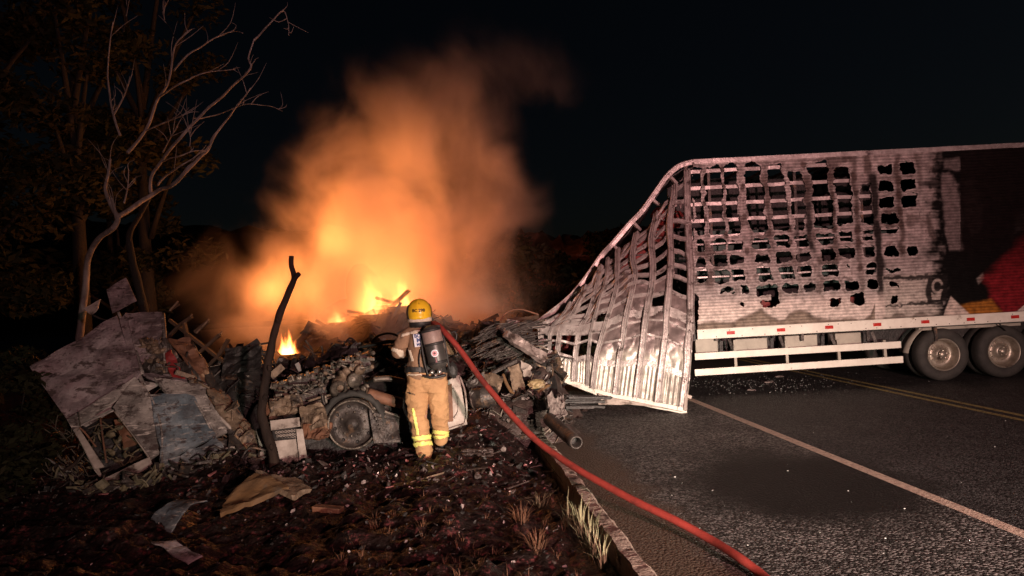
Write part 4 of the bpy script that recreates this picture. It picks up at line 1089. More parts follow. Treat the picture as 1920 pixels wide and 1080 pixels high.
MB().lathe([(0, -.012), (.022, -.010), (.026, .004)], HC + Vector((-RX * 1.0, -.01, -.06)), (-1, 0, 0), 14).build('visor_pivot', M['black'], person).parent = helmet
# lettering
def text_mesh(body_, size):
    cu = bpy.data.curves.new('txt', 'FONT'); cu.body = body_; cu.size = size; cu.align_x = 'CENTER'; cu.align_y = 'CENTER'; cu.extrude = 0.0; cu.resolution_u = 3
    cu.offset = size * .035
    o = bpy.data.objects.new('txt', cu); COL.objects.link(o); bpy.context.view_layer.update(); dg = bpy.context.evaluated_depsgraph_get()
    me = bpy.data.meshes.new_from_object(o.evaluated_get(dg)); bpy.data.objects.remove(o)
    bm = bmesh.new(); bm.from_mesh(me); bmesh.ops.triangulate(bm, faces=bm.faces)
    for _ in range(2):
        lng = [e for e in bm.edges if e.calc_length() > size * .25]
        if lng: bmesh.ops.subdivide_edges(bm, edges=lng, cuts=1); bmesh.ops.triangulate(bm, faces=bm.faces)
    bm.to_mesh(me); bm.free(); me.materials.clear(); return me
def on_helmet(x, z):
    k = 1 - (x / (RX + .003)) ** 2 - (z / (RZ + .006)) ** 2
    return HC + Vector((x, -(RY + .006) * sqrt(max(k, .02)) ** .95, z))
for (t_, sz, x0, z0) in (('BC 298', .050, .012, .028), ('5A', .026, .010, .112)):
    me = text_mesh(t_, sz)
    for v in me.vertices: v.co = on_helmet(v.co.x * 1.0 + x0, v.co.y + z0)
    o = link_mesh('helmet_lettering', me, M['ink'], person); o.parent = helmet
mb = MB()
for (x0, x1, z0, z1) in ((-.03, .045, -.02, -.012), (.05, .09, -.02, -.012)):
    pass
# back patch
pc = [Q(774.5, 627, -.165), Q(789, 625, -.17), Q(793, 649, -.178), Q(778, 651, -.172)]
patch = MB().sheet([pc[0], pc[1], pc[2], pc[3]], 4, 4, .006, .003, 2).build('back_patch', M['patch'], coat)
ax = (pc[1] - pc[0]).normalized(); az = (pc[0] - pc[3]).normalized(); cc = (pc[0] + pc[2]) / 2
for (t_, sz, du, dv) in (('BO', .060, .004, .052), ('M', .072, .012, .0), ('MI', .045, .002, -.052)):
    me = text_mesh(t_, sz)
    for v in me.vertices: v.co = cc + ax * (v.co.x + du) + az * (v.co.y + dv) + Vector((0, -.012, 0))
    link_mesh('patch_lettering', me, M['ink_blue'], coat)

# breathing apparatus
scba = empty('breathing_apparatus', Q(814, 705, -.26), 'black air cylinder with round pink sticker strapped to the back of the firefighter', 'air cylinder')
c0 = Q(824, 692, -.27); c1 = Q(806, 612, -.25); axd = (c1 - c0); Lc = axd.length; axd.normalize()
MB().lathe([(0, .0), (.05, .0), (.085, .02), (.108, .055), (.113, .10), (.113, Lc - .10), (.105, Lc - .05), (.08, Lc - .01), (.04, Lc + .01), (0, Lc + .012)], c0, axd, 36).build('cylinder', M['cylinder'], scba)
MB().lathe([(.1145, Lc * .62), (.1165, Lc * .63), (.1165, Lc * .87), (.1145, Lc * .88)], c0, axd, 36).build('cylinder_band', mat('worn_label_wrap', (.30, .22, .19), (.20, .15, .135), rough=.5, scale=14, bump=.1, spots=(.45, .38, .34), spot_amt=.4), scba)
for tq in (.59, .91, .16):
    MB().lathe([(.114, Lc * tq - .016), (.119, Lc * tq - .014), (.119, Lc * tq + .014), (.114, Lc * tq + .016)], c0, axd, 30).build('strap', M['black'], scba)
# sticker bent on the cylinder
sd = Vector((0, -1, 0)); sd = (sd - axd * sd.dot(axd)).normalized(); sr = axd.cross(sd)
def on_cyl(u, v, r=.1148): return c0 + axd * (Lc * .38 + v) + (sd * cos(u / .113) + sr * sin(u / .113)) * r
def disc(name, r0, r1, m, rr):
    vs = []; fs = []
    for i in range(28):
        q = 2 * pi * i / 28
        for r in (r0, r1): vs.append(on_cyl(-.03 * -1 + r * cos(q) - .03, r * sin(q), rr))
    for i in range(28): j = (i + 1) % 28; fs.append((2 * i, 2 * i + 1, 2 * j + 1, 2 * j))
    o = MB().add(vs, fs).build(name, m, scba); s_ = o.modifiers.new('t', 'SOLIDIFY'); s_.thickness = .002; s_.offset = 1
disc('sticker', .002, .030, M['pink_sticker'], .1150); disc('sticker_ring', .031, .043, M['patch'], .1150)
disc('sticker_mark', .004, .012, M['ink'], .1175)
mb = MB(); mb.beam(on_cyl(0, -.05), on_cyl(.0, -.10), .010, .004); mb.beam(on_cyl(-.012, -.10), on_cyl(.012, -.105), .018, .004); mb.build('sticker_tag', M['pink_sticker'], scba)
mb = MB(); mb.box((Q(812, 655, -.17)), (.20, .045, .58), bev=.02); mb.build('backplate', M['black'], scba)
for (pts, r) in (([Q(792, 622, -.16), Q(790, 640, -.2), Q(796, 680, -.22), Q(803, 704, -.22)], .012), ([Q(822, 612, -.14), Q(831, 630, -.2), Q(838, 665, -.22), Q(843, 695, -.2)], .012), ([Q(795, 705, -.24), Q(812, 708, -.27), Q(836, 703, -.24)], .016), ([Q(789, 655, -.2), Q(786, 672, -.2), Q(787, 688, -.2)], .008)):
    MB().tube(spline(pts, 14), r, 8).build('harness_strap', M['black'], scba)
for (px_, py_, r) in ((810, 698, .026), (824, 697, .03), (817, 703, .02)):
    MB().lathe([(0, -.03), (r * .6, -.028), (r, -.01), (r, .02), (r * .5, .03)], Q(px_, py_, -.30), (0, 1, .15), 14).build('valve', M['steel'], scba)
MB().rock(Q(849, 694, -.05), (.06, .05, .10), 4, 2, .25).build('pouch', M['black'], scba)
MB().tube(spline([Q(845, 624, .0), Q(853, 622, .0), Q(856, 632, .0), Q(853, 640, .0)], 10), .010, 8).build('pressure_hose', M['black'], scba)

# hose and nozzle
hose = tag(MB().tube([q + Vector((.012 * mnoise.noise(q * 1.7), 0, .010 * mnoise.noise(q * 1.3 + Vector((7, 0, 0))))) for q in spline(hose_pts, 190)], [.0335 * (1 + .05 * mnoise.noise(Vector((k * .31, 0, 0)))) for k in range(190)], 16).build('fire_hose', M['hose']), 'red fire hose running from the shoulder of the firefighter across the kerb to the road', 'hose')
noz = empty('hose_nozzle', hose_pts[0], 'dark metal nozzle at the end of the red hose in front of the firefighter', 'nozzle')
nd = (hose_pts[0] - hose_pts[1]).normalized()
MB().lathe([(.043, -.04), (.05, -.03), (.05, .03), (.03, .05), (.028, .22), (.04, .24), (.045, .30), (.03, .30)], hose_pts[0], nd, 20).build('barrel', M['burnt_metal'], noz)
MB().tube(spline([hose_pts[0] + nd * .06 + Vector((-.04, 0, .0)), hose_pts[0] + nd * .10 + Vector((-.04, 0, .08)), hose_pts[0] + nd * .10 + Vector((.04, 0, .08)), hose_pts[0] + nd * .06 + Vector((.04, 0, 0))], 10), .01, 8).build('handle', M['black'], noz)
# ------------------------------------------------------------------ heaps of burnt load
def heap(name, prof, Yc, depth, mt, seed, amp, zb=0.0, step=.07, kind='stuff'):
    prof = [P(x, y, Yc) for x, y in prof]
    hx = np.array([q.x for q in prof]); hz = np.array([q.z for q in prof])
    gx = np.arange(hx[0] - .4, hx[-1] + .4, step); gy = np.arange(Yc - depth, Yc + depth, step)
    X, Y = np.meshgrid(gx, gy); H = np.interp(X, hx, hz)
    f = np.clip(1 - ((Y - Yc) / depth) ** 2, 0, 1) ** .7
    edge = sstep(hx[0] - .4, hx[0] + .2, X) * sstep(hx[-1] + .4, hx[-1] - .2, X)
    Z = zb - .1 + (H - zb) * f * edge
    Z = Z + amp * (np.abs(fbm(X * 2.2, Y * 2.2, 0, seed, 3)) - .35) * f + amp * .5 * fbm(X * 7, Y * 7, 0, seed + 5, 3) * f
    idx = np.arange(X.size).reshape(X.shape); Fq = np.stack([idx[:-1, :-1], idx[:-1, 1:], idx[1:, 1:], idx[1:, :-1]], -1).reshape(-1, 4)
    o = link_mesh(name, np_mesh(name, np.stack([X.ravel(), Y.ravel(), Z.ravel()], 1), Fq), mt)
    return tag(o, kind=kind), (lambda x, y: float(np.interp(x, gx, Z[int(np.clip((y - gy[0]) / step, 0, len(gy) - 1))])))
def junk(mb, c, size, r, wiry=False):
    t = r.random() * (.66 if wiry else 1); c = Vector(c); a1 = Vector((r.uniform(-1, 1), r.uniform(-.6, .6), r.uniform(-.45, .6))).normalized()
    if t < .25: mb.tube(spline([c - a1 * size * 1.3, c + Vector((r.uniform(-.1, .1), 0, r.uniform(-.05, .14))), c + a1 * size * r.uniform(.6, 1.5)], 7), r.uniform(.006, .018), 5)
    elif t < .45:
        b1 = a1.cross(Vector((r.uniform(-1, 1), r.uniform(-1, 1), r.uniform(-1, 1)))).normalized() * size * r.uniform(.3, .7); a2 = a1 * size * .7
        mb.sheet([c - a2 - b1, c + a2 - b1, c + a2 * r.uniform(.6, 1.1) + b1, c - a2 + b1 * r.uniform(.6, 1.1)], 4, 3, .012, .07, r.randint(0, 99), 5)
    elif t < .62: mb.beam(c - a1 * size * .8, c + a1 * size * .8, r.uniform(.02, .05), r.uniform(.02, .06), jit=.008)
    else: mb.shard(c, size * r.uniform(.3, .7), r)
def scatter(name, n, x0, x1, Yc, depth, hf, mt, size, r, lift=.03, wiry=True):
    mb = MB()
    for _ in range(n):
        y = Yc + r.uniform(-depth, depth * .4); q = P(r.uniform(x0, x1), 600, y); z = hf(q.x, y)
        if z < -.05: continue
        junk(mb, (q.x, y, z + lift * r.random()), size * r.uniform(.4, 1.2), r, wiry)
    return tag(mb.build(name, mt), kind='stuff')
# ------------------------------------------------------------------ wreck of the cab
cab = empty('wrecked_cab', P(270, 890, 9.0), 'crushed scorched truck cab lying on its side beside the bare tree', 'truck cab')
def S(name, px4, mt, parent=cab, **k):
    kw = dict(nu=18, nv=16, th=.03, dent=.06, seed=len(COL.objects) % 97, freq=2.4); kw.update(k)
    return MB().sheet([P(*q) for q in px4], **kw).build(name, mt, parent)
roof_p = S('roof_panel', [(64, 700, 9.5), (226, 604, 10.1), (258, 712, 9.35), (128, 790, 8.85)], M['cab_pink'], dent=.11, nu=26, nv=22, th=.05, freq=1.3)
S('roof_strip', [(226, 602, 10.08), (238, 590, 10.15), (266, 704, 9.35), (257, 714, 9.3)], M['cab_pink'], nu=4, nv=14, dent=.02)
S('rear_panel', [(236, 590, 10.2), (305, 589, 10.3), (302, 648, 9.95), (258, 690, 9.6)], M['cab_pink'], dent=.05, nu=14, nv=14, torn=.02)
for q in ([(305, 588, 10.3), (309, 640, 10.0), (310, 690, 9.75)], [(258, 688, 9.6), (262, 706, 9.45), (270, 722, 9.35)], [(240, 596, 10.18), (252, 650, 9.85), (266, 700, 9.4)]):
    MB().tube(spline([P(*z) for z in q], 10), .028, 7).build('pillar', M['cab_grey'], cab)
# door with its window opening: four strips round the hole
fr = empty; A_ = (128, 792, 8.85); B_ = (256, 713, 9.33); C_ = (289, 868, 8.62); D_ = (192, 915, 8.35)
a_ = (147, 800, 8.78); b_ = (213, 770, 9.02); c_ = (283, 862, 8.62); d_ = (196, 903, 8.42)
S('door_frame', [A_, B_, (245, 735, 9.24), a_], M['cab_grey'], nu=16, nv=4, dent=.025, th=.06)
S('door_frame', [(256, 713, 9.33), (284, 745, 9.20), (300, 850, 8.72), (214, 768, 9.03)], M['cab_grey'], nu=8, nv=10, dent=.035, th=.06)
S('door_frame', [(214, 770, 9.03), (246, 768, 9.08), (300, 852, 8.70), (284, 864, 8.62)], M['cab_grey'], nu=6, nv=10, dent=.02, th=.055)
S('door_frame', [(284, 862, 8.61), (288, 874, 8.56), (205, 918, 8.32), (194, 904, 8.40)], M['dirty_white'], nu=12, nv=3, dent=.02, th=.05)
S('door_frame', [(128, 792, 8.84), (147, 800, 8.78), (172, 846, 8.60), (158, 842, 8.58)], M['cab_grey'], nu=6, nv=5, dent=.025, th=.05)
S('window_strip', [(140, 806, 8.70), (148, 802, 8.70), (197, 876, 8.40), (180, 880, 8.38)], M['dirty_white'], nu=10, nv=3, dent=.02, th=.02)
S('window_strip', [(150, 830, 8.62), (160, 834, 8.62), (192, 902, 8.34), (176, 884, 8.36)], M['dirty_white'], nu=8, nv=3, dent=.02, th=.02)
for q in ([(188, 782, 8.95), (194, 830, 8.8), (200, 868, 8.65)], [(147, 800, 8.76), (160, 812, 8.8), (180, 838, 8.75)]):
    MB().tube(spline([P(*z) for z in q], 8), .012, 6).build('window_seal', M['rust'], cab)
S('door', [(278, 742, 9.20), (362, 748, 9.42), (402, 822, 9.15), (302, 872, 8.60)], M['cab_blue'], nu=20, nv=16, dent=.05, th=.05, torn=.02)
S('door_sill', [(302, 868, 8.58), (402, 826, 9.12), (420, 846, 9.05), (300, 886, 8.52)], M['cab_blue'], nu=14, nv=4, dent=.06, torn=.03)
S('corner_panel', [(362, 748, 9.42), (385, 744, 9.5), (430, 812, 9.30), (402, 824, 9.15)], M['cab_grey'], nu=6, nv=10, dent=.04)
S('upper_step', [(288, 716, 9.42), (388, 724, 9.65), (384, 748, 9.50), (310, 742, 9.28)], M['cab_grey'], nu=14, nv=5, dent=.04, th=.05)
S('upper_step', [(262, 706, 9.55), (300, 704, 9.75), (388, 724, 9.66), (288, 718, 9.42)], M['cab_pink'], nu=12, nv=4, dent=.04)
MB().tube([P(348, 731, 9.50), P(350, 733, 9.58)], .055, 14).build('lamp_hole', M['char'], cab)
mb = MB(); mb.sheet([P(258, 722, 9.26), P(270, 718, 9.30), (P(283, 752, 9.14)), P(272, 757, 9.12)], 3, 6, .02, .01, 3); mb.build('lamp_housing', M['dirty_white'], cab)
mb = MB(); mb.sheet([P(264, 730, 9.20), P(271, 728, 9.22), (P(279, 748, 9.10)), P(273, 751, 9.09)], 3, 5, .01, .02, 5); mb.build('lamp_recess', M['char'], cab)
# crushed front: torn metal on the right side
S('crushed_side', [(312, 640, 10.0), (356, 634, 10.2), (415, 745, 9.75), (380, 730, 9.65)], M['rust'], nu=12, nv=16, dent=.12, torn=.05)
S('crushed_side', [(356, 650, 10.1), (372, 668, 10.15), (424, 748, 9.7), (405, 752, 9.6)], M['burnt_metal'], nu=6, nv=14, dent=.06, torn=.04)
S('crushed_side', [(385, 742, 9.52), (418, 740, 9.7), (468, 808, 9.4), (430, 815, 9.28)], M['dusty_metal'], nu=10, nv=12, dent=.08, torn=.05)
S('crushed_side', [(408, 748, 9.6), (424, 744, 9.7), (470, 800, 9.4), (452, 812, 9.3)], M['rust'], nu=6, nv=10, dent=.05, torn=.04)
S('crushed_side', [(430, 812, 9.25), (470, 806, 9.35), (474, 842, 9.2), (428, 850, 9.1)], M['burnt_metal'], nu=10, nv=8, dent=.10, torn=.05)
S('red_trim', [(308, 664, 9.85), (322, 660, 9.9), (350, 716, 9.68), (322, 716, 9.62)], M['cab_red'], nu=6, nv=10, dent=.05, torn=.03)
for i, q in enumerate(([(384, 748, 9.48), (400, 770, 9.42), (425, 795, 9.3), (440, 812, 9.25)], [(392, 745, 9.5), (412, 772, 9.45), (436, 800, 9.3)], [(420, 842, 9.1), (436, 838, 9.05), (446, 846, 9.02), (428, 862, 8.95), (424, 874, 8.9)], [(440, 815, 9.2), (455, 830, 9.15), (470, 850, 9.1)], [(338, 700, 9.7), (345, 680, 9.8), (352, 660, 9.9)])):
    MB().tube(spline([P(*z) for z in q], 10), (.02, .016, .012, .014, .012)[i], 6).build('cable', (M['dirty_white'], M['rust'], M['dirty_white'], M['rust'], M['burnt_metal'])[i], cab)
S('crushed_body', [(130, 786, 8.98), (258, 712, 9.48), (300, 720, 9.6), (160, 800, 9.1)], M['cab_grey'], nu=16, nv=6, dent=.05)
S('crushed_body', [(258, 700, 9.62), (312, 640, 10.05), (384, 730, 9.75), (290, 728, 9.5)], M['burnt_metal'], nu=14, nv=12, dent=.14)
S('crushed_body', [(300, 866, 8.75), (404, 826, 9.25), (470, 840, 9.3), (310, 890, 8.7)], M['burnt_metal'], nu=16, nv=6, dent=.10)
for k_, q in enumerate(([(128, 792, 8.80), (190, 752, 9.05), (256, 714, 9.29)], [(256, 714, 9.28), (283, 744, 9.15), (302, 800, 8.86), (304, 868, 8.55)], [(192, 914, 8.30), (240, 896, 8.44), (288, 872, 8.55)], [(214, 770, 8.98), (250, 815, 8.8), (283, 863, 8.58)], [(147, 800, 8.74), (180, 784, 8.86), (214, 770, 8.98)], [(278, 742, 9.15), (330, 742, 9.30), (362, 748, 9.37)], [(362, 748, 9.37), (386, 786, 9.2), (402, 824, 9.09)])):
    MB().tube([p_q + Vector((0, 0, .010 * mnoise.noise(p_q * 6))) for p_q in spline([P(*z) for z in q], 16)], .013, 6).build('panel_edge', M['cab_grey'] if k_ != 3 else M['dirty_white'], cab)
# inside and back of the cab
S('back_wall', [(140, 700, 10.6), (300, 600, 11.1), (380, 720, 10.4), (300, 830, 9.6)], M['char'], nu=10, nv=10, dent=.1)
S('interior_floor', [(140, 800, 9.3), (290, 770, 9.7), (300, 880, 9.1), (180, 910, 8.9)], M['char'], nu=10, nv=10, dent=.08)
S('seat', [(215, 800, 9.2), (256, 790, 9.35), (268, 830, 9.1), (232, 842, 8.98)], M['rust'], nu=8, nv=8, dent=.08, th=.12)
rng = random.Random(41)
mb = MB()
for k in range(90):
    c = P(rng.uniform(152, 278), rng.uniform(785, 895), rng.uniform(8.85, 9.25)); d_ = Vector((rng.uniform(-.2, .2), rng.uniform(-.05, .05), rng.uniform(-.16, .16)))
    if rng.random() < .6: mb.tube([c, c + d_ * .5 + Vector((0, 0, rng.uniform(-.03, .03))), c + d_], rng.uniform(.006, .014), 5)
    else: mb.rock(c, (rng.uniform(.02, .07), .03, rng.uniform(.015, .05)), k, 1, .6)
o = mb.build('interior_debris', mat('olive_debris', (.16, .125, .075), (.055, .05, .03), rough=.6, scale=9, bump=.5), cab); tag(o, kind='stuff')
mb = MB()
for k in range(60):
    c = P(rng.uniform(262, 306), rng.uniform(640, 700), rng.uniform(9.7, 10.0)); mb.rock(c, (rng.uniform(.02, .08), .05, rng.uniform(.02, .06)), k, 1, .7)
o = mb.build('torn_lining', M['dusty_metal'], cab); tag(o, kind='stuff')
hc, fc = heap('burnt_load_heap', [(70, 872), (130, 868), (170, 905), (240, 898), (300, 880), (360, 862), (430, 846), (480, 848), (500, 862)], 9.15, .95, M['rubble'], 360, .20, .05, .05)
rng = random.Random(19); mb = MB(); mb2 = MB()
for k in range(330):
    t_ = rng.random(); x = 100 + 390 * t_; y_ = np.interp(x, [100, 195, 300, 420, 490], [890, 925, 893, 862, 868]) + rng.uniform(-14, 22); Y_ = float(np.interp(x, [100, 195, 300, 420, 490], [8.7, 8.25, 8.45, 8.95, 9.05])) + rng.uniform(-.25, .2)
    junk(mb if k % 3 else mb2, P(x, y_, Y_), rng.uniform(.05, .17), rng, k % 2 == 0)
tag(mb.build('burnt_scrap', M['burnt_metal']), kind='stuff'); tag(mb2.build('burnt_scrap', mat('olive_brush', (.15, .125, .075), (.06, .055, .035), rough=.7, scale=9, bump=.5)), kind='stuff')
mb = MB()
for k in range(60):
    x = rng.uniform(90, 170); y_ = rng.uniform(800, 930); c = P(x, y_, rng.uniform(8.4, 8.9)); d_ = Vector((rng.uniform(-.25, .25), rng.uniform(-.1, .1), rng.uniform(-.12, .2)))
    mb.tube(spline([c, c + d_ * .5 + Vector((0, 0, rng.uniform(-.05, .05))), c + d_], 5), rng.uniform(.003, .008), 4)
tag(mb.build('dry_twigs', M['dark_twig']), kind='stuff')
mb = MB()
for k in range(70):
    x = rng.uniform(300, 470); y_ = np.interp(x, [300, 384, 470], [700, 735, 820]) + rng.uniform(-20, 60); c = P(x, y_, float(np.interp(x, [300, 470], [9.75, 9.25])) + rng.uniform(-.1, .15)); junk(mb, c, rng.uniform(.04, .16), rng, True)
tag(mb.build('burnt_scrap', M['dusty_metal']), kind='stuff')
# panels sticking up behind the cab
sc1 = tag(S('metal_panel', [(202, 546, 10.3), (239, 524, 10.4), (258, 566, 10.2), (212, 588, 10.1)], M['cab_pink'], None, nu=10, nv=10, dent=.03, th=.02), 'square pinkish panel sticking up above the wrecked cab', 'panel')
MB().tube(spline([P(222, 585, 10.12), P(226, 596, 10.12), P(236, 604, 10.1)], 6), .02, 6).build('bent_stem', M['cab_grey'], sc1)
sc2 = tag(S('metal_panel', [(158, 581, 10.2), (186, 562, 10.25), (187, 578, 10.2), (172, 591, 10.15)], M['dirty_white'], None, nu=8, nv=6, dent=.03, th=.02, torn=.03), 'small pale torn panel to the left of the square pinkish panel', 'panel')
MB().tube(spline([P(172, 590, 10.15), P(190, 598, 10.15), P(212, 604, 10.12)], 6), .015, 6).build('bent_stem', M['burnt_metal'], sc2)

# burnt lattice behind the cab
lat = empty('burnt_lattice', P(370, 690, 10.9), 'burnt timber lattice standing in front of the orange smoke', 'lattice')
for i, q in enumerate(([(318, 600, 10.9), (424, 682, 10.8)], [(308, 640, 10.85), (341, 606, 10.85)], [(341, 606, 10.85), (359, 594, 10.85)], [(366, 622, 10.9), (391, 603, 10.9)], [(374, 662, 10.85), (413, 628, 10.85)], [(384, 694, 10.8), (412, 664, 10.8), (428, 636, 10.8)], [(318, 582, 10.95), (336, 570, 10.95)], [(345, 603, 10.85), (352, 640, 10.85)])):
    mb = MB(); pts = [P(*z) for z in q]
    for j in range(len(pts) - 1): mb.beam(pts[j], pts[j + 1], .04, .085 if i != 6 else .03, up=(0, -1, 0), jit=.006)
    mb.build('slat', M['burnt_wood'], lat)
rng = random.Random(5)
for (x, y) in ((330, 573), (357, 597), (388, 606), (412, 629), (380, 615)):
    MB().beam(P(x - 12, y + 10, 10.82), P(x + 4, y - 8, 10.82), .015, .02, jit=.004).build('splinter', M['dusty_metal'], lat)

# standing charred sapling in the foreground
stk = empty('charred_sapling', P(516, 872, 8.7), 'thin charred sapling with a forked tip standing in the foreground', 'tree')
tp_ = [(517, 884, 8.7), (512, 850, 8.7), (503, 818, 8.7), (494, 790, 8.7), (491, 768, 8.7), (494, 740, 8.7), (501, 700, 8.7), (506, 660, 8.7), (515, 622, 8.7), (527, 582, 8.7), (541, 548, 8.7), (551, 526, 8.7), (551, 512, 8.7), (547, 497, 8.7), (547, 480, 8.7)]
pp = spline([P(*z) for z in tp_], 70)
mb = MB(); rr = []
for k, q in enumerate(pp):
    f = k / 69; r = (.062 * (1 - f) + .028 * f) * (1 + .16 * mnoise.noise(q * 6)) + .03 * max(0, .06 - f) * 8
    rr.append(r); 
pp = [q + Vector((.015 * mnoise.noise(q * 5), .03 * mnoise.noise(q * 4 + Vector((9, 0, 0))), 0)) for q in pp]
mb.tube(pp, rr, 12); mb.build('trunk', M['char_wood'], stk)
MB().tube(spline([P(549, 530, 8.7), P(554, 520, 8.68), P(561, 513, 8.66)], 8), [.036, .034, .032, .031, .031, .03, .03, .026], 10).build('branch', M['char_wood'], stk)
for (x, y) in ((505, 690), (497, 745), (509, 838), (521, 600)):
    MB().rock(P(x, y, 8.64), (.028, .03, .04), x, 2, .4).build('knot', M['char_wood'], stk)

# ------------------------------------------------------------------ burnt chassis with engine and wheel
ch = empty('burnt_chassis', P(610, 850, 9.9), 'burnt truck engine and axle with one bare wheel rim facing the road', 'truck chassis')
YC = 9.75
wc = P(661, 796, 9.55); wax = Vector((.10, -1, .06)).normalized()
wh = MB().lathe([(.30, -.26), (.33, -.24), (.335, -.05), (.325, -.02), (.30, -.01), (.29, .02), (.302, .035), (.318, .03), (.325, .0)], wc, wax, 48).build('wheel_rim', M['engine'], ch)
MB().lathe([(.296, -.02), (.27, -.07), (.20, -.085), (.12, -.05), (.09, -.03), (.075, .0), (.04, .02), (0, .022)], wc, wax, 40).build('wheel_disc', M['burnt_metal'], wh)
nu2 = wax.orthogonal().normalized(); nv2 = wax.cross(nu2)
for k in range(10):
    q = 2 * pi * k / 10
    MB().lathe([(0, .02), (.014, .018), (.016, -.02)], wc + (nu2 * cos(q) + nv2 * sin(q)) * .155 - wax * .055, wax, 6).build('wheel_nut', M['engine'], wh)
for k in range(8):
    q = 2 * pi * k / 8 + .2
    MB().lathe([(.022, .004), (.024, .0), (.0, .0)], wc + (nu2 * cos(q) + nv2 * sin(q)) * .235 - wax * .070, wax, 10).build('hand_hole', M['char'], wh)
mb = MB(); vs = []; fs = []
for i in range(37):
    q = radians(-40 + 220 * i / 36)
    for (r, h_) in ((.335, -.2), (.36, -.02), (.40 + .02 * sin(i), .0), (.43 + .015 * sin(i * 2.1), -.06), (.42, -.22)): vs.append(wc + (Vector((cos(q), 0, sin(q))) * r) - Vector((0, 1, 0)) * h_)
for i in range(36):
    for j in range(4): fs.append((i * 5 + j, i * 5 + j + 1, i * 5 + 6 + j, i * 5 + 5 + j))
mb.add(vs, fs, True).build('tyre_remains', M['tyre'], ch)
# engine block: long casting with rocker caps, bolts and pipes
e0 = P(512, 742, 10.0); e1 = P(690, 676, 10.15); ed = (e1 - e0).normalized()
mb = MB(); mb.beam(e0 + Vector((0, .25, -.02)), e1 + Vector((0, .25, -.02)), .45, .26, bev=.03); mb.beam(e0 + Vector((.1, .05, -.20)), e1 + Vector((-.1, .05, -.22)), .35, .22, bev=.03); mb.build('engine_block', M['burnt_metal'], ch)
for k in range(11):
    f = (k + .4) / 11.5; c = e0.lerp(e1, f) + Vector((0, -.02, .12))
    mb = MB(); mb.box(c + Vector((0, 0, rng.uniform(-.02, .02))), (rng.uniform(.05, .10), .16, rng.uniform(.04, .09)), Matrix.Rotation(rng.uniform(-.35, .2), 3, 'Y'), bev=.012, jit=.006); mb.lathe([(.022, -.02), (.024, .02), (0, .03)], c + Vector((0, -.07, .02)), (0, -1, .2), 9); mb.build('rocker_cap', M['engine'], ch)
    c2 = e0.lerp(e1, f + .02) + Vector((0, -.02, -.02)); MB().lathe([(0, .05), (.022, .045), (.030, .02), (.034, -.02)], c2, (0, -1, .1), 10).build('port', M['engine'], ch)
    if k % 2 == 0: MB().rock(c + Vector((.03, -.06, -.19)), (.04, .03, .035), k, 2, .4).build('lump', M['engine'], ch)
for i, (q, r) in enumerate((([(574, 762, 9.75), (600, 752, 9.75), (632, 744, 9.78)], .02), ([(578, 752, 9.72), (604, 744, 9.74), (634, 738, 9.78)], .016), ([(604, 738, 9.7), (606, 752, 9.7), (612, 764, 9.7)], .016), ([(610, 742, 9.7), (612, 756, 9.7)], .02),
     ([(508, 776, 9.7), (530, 772, 9.68), (556, 768, 9.7), (572, 772, 9.72)], .02), ([(512, 768, 9.72), (540, 762, 9.7), (566, 768, 9.7)], .016), ([(506, 760, 9.75), (530, 750, 9.78), (555, 748, 9.8)], .022), ([(538, 757, 9.68), (560, 764, 9.66), (580, 770, 9.66)], .035),
     ([(690, 738, 9.7), (715, 746, 9.72), (752, 756, 9.8)], .075), ([(692, 762, 9.6), (722, 772, 9.64), (750, 782, 9.7)], .02), ([(688, 728, 9.75), (690, 745, 9.62), (700, 768, 9.55)], .014), ([(652, 702, 9.85), (668, 700, 9.85), (684, 706, 9.85)], .03), ([(700, 712, 9.85), (728, 710, 9.9), (758, 716, 9.95)], .04))):
    MB().tube(spline([P(*z) for z in q], 10), r, 9).build('pipe', (M['engine'], M['dusty_metal'], M['burnt_metal'])[i % 3] if i != 8 else M['rust'], ch)
S('casing', [(562, 770, 9.62), (606, 762, 9.68), (618, 800, 9.6), (568, 815, 9.5)], M['dusty_metal'], ch, dent=.13, th=.06, freq=5, torn=.03)
S('casing', [(510, 752, 9.75), (566, 745, 9.78), (570, 775, 9.68), (508, 790, 9.6)], M['dusty_metal'], ch, dent=.13, th=.05, freq=5, torn=.03)
S('casing', [(572, 800, 9.52), (622, 792, 9.55), (618, 824, 9.45), (570, 828, 9.45)], M['rust'], ch, dent=.12, th=.05, freq=5, torn=.03)
S('casing', [(500, 756, 9.8), (530, 748, 9.8), (534, 775, 9.7), (504, 782, 9.68)], M['rust'], ch, dent=.05, th=.05)
for k, (x, y, r) in enumerate(((640, 722, .12), (662, 712, .11), (645, 700, .08), (668, 735, .07), (628, 735, .07), (684, 728, .06), (672, 692, .08), (655, 738, .06))):
    mb = MB(); mb.lathe([(0, -r), (r * .6, -r * .95), (r * .8, -r * .6), (r * .62, -r * .5), (r * .66, r * .2), (r * .95, r * .3), (r * .9, r * .7), (0, r * .8)], P(x, y, 9.8), (sin(k * 2.4), -1, cos(k * 1.7) * .8), 14); mb.build('gearbox_part', M['engine'] if k % 2 else M['dusty_metal'], ch)
MB().lathe([(.02, -.1), (.10, -.09), (.12, -.02), (.10, .04), (.06, .06), (.05, .10)], P(636, 730, 9.7), (.5, -1, .2), 18).build('bell_housing', M['engine'], ch)
mb = MB(); mb.beam(P(690, 800, 9.7), P(765, 800, 9.95), .14, .16, bev=.02); mb.build('frame_rail', M['burnt_metal'], ch)
mb = MB(); mb.beam(P(600, 812, 9.6), P(520, 838, 9.5), .14, .2, bev=.02); mb.build('frame_rail', M['char'], ch)
S('battered_plate', [(690, 770, 9.6), (746, 778, 9.75), (748, 830, 9.6), (700, 832, 9.5)], M['burnt_metal'], ch, dent=.06)
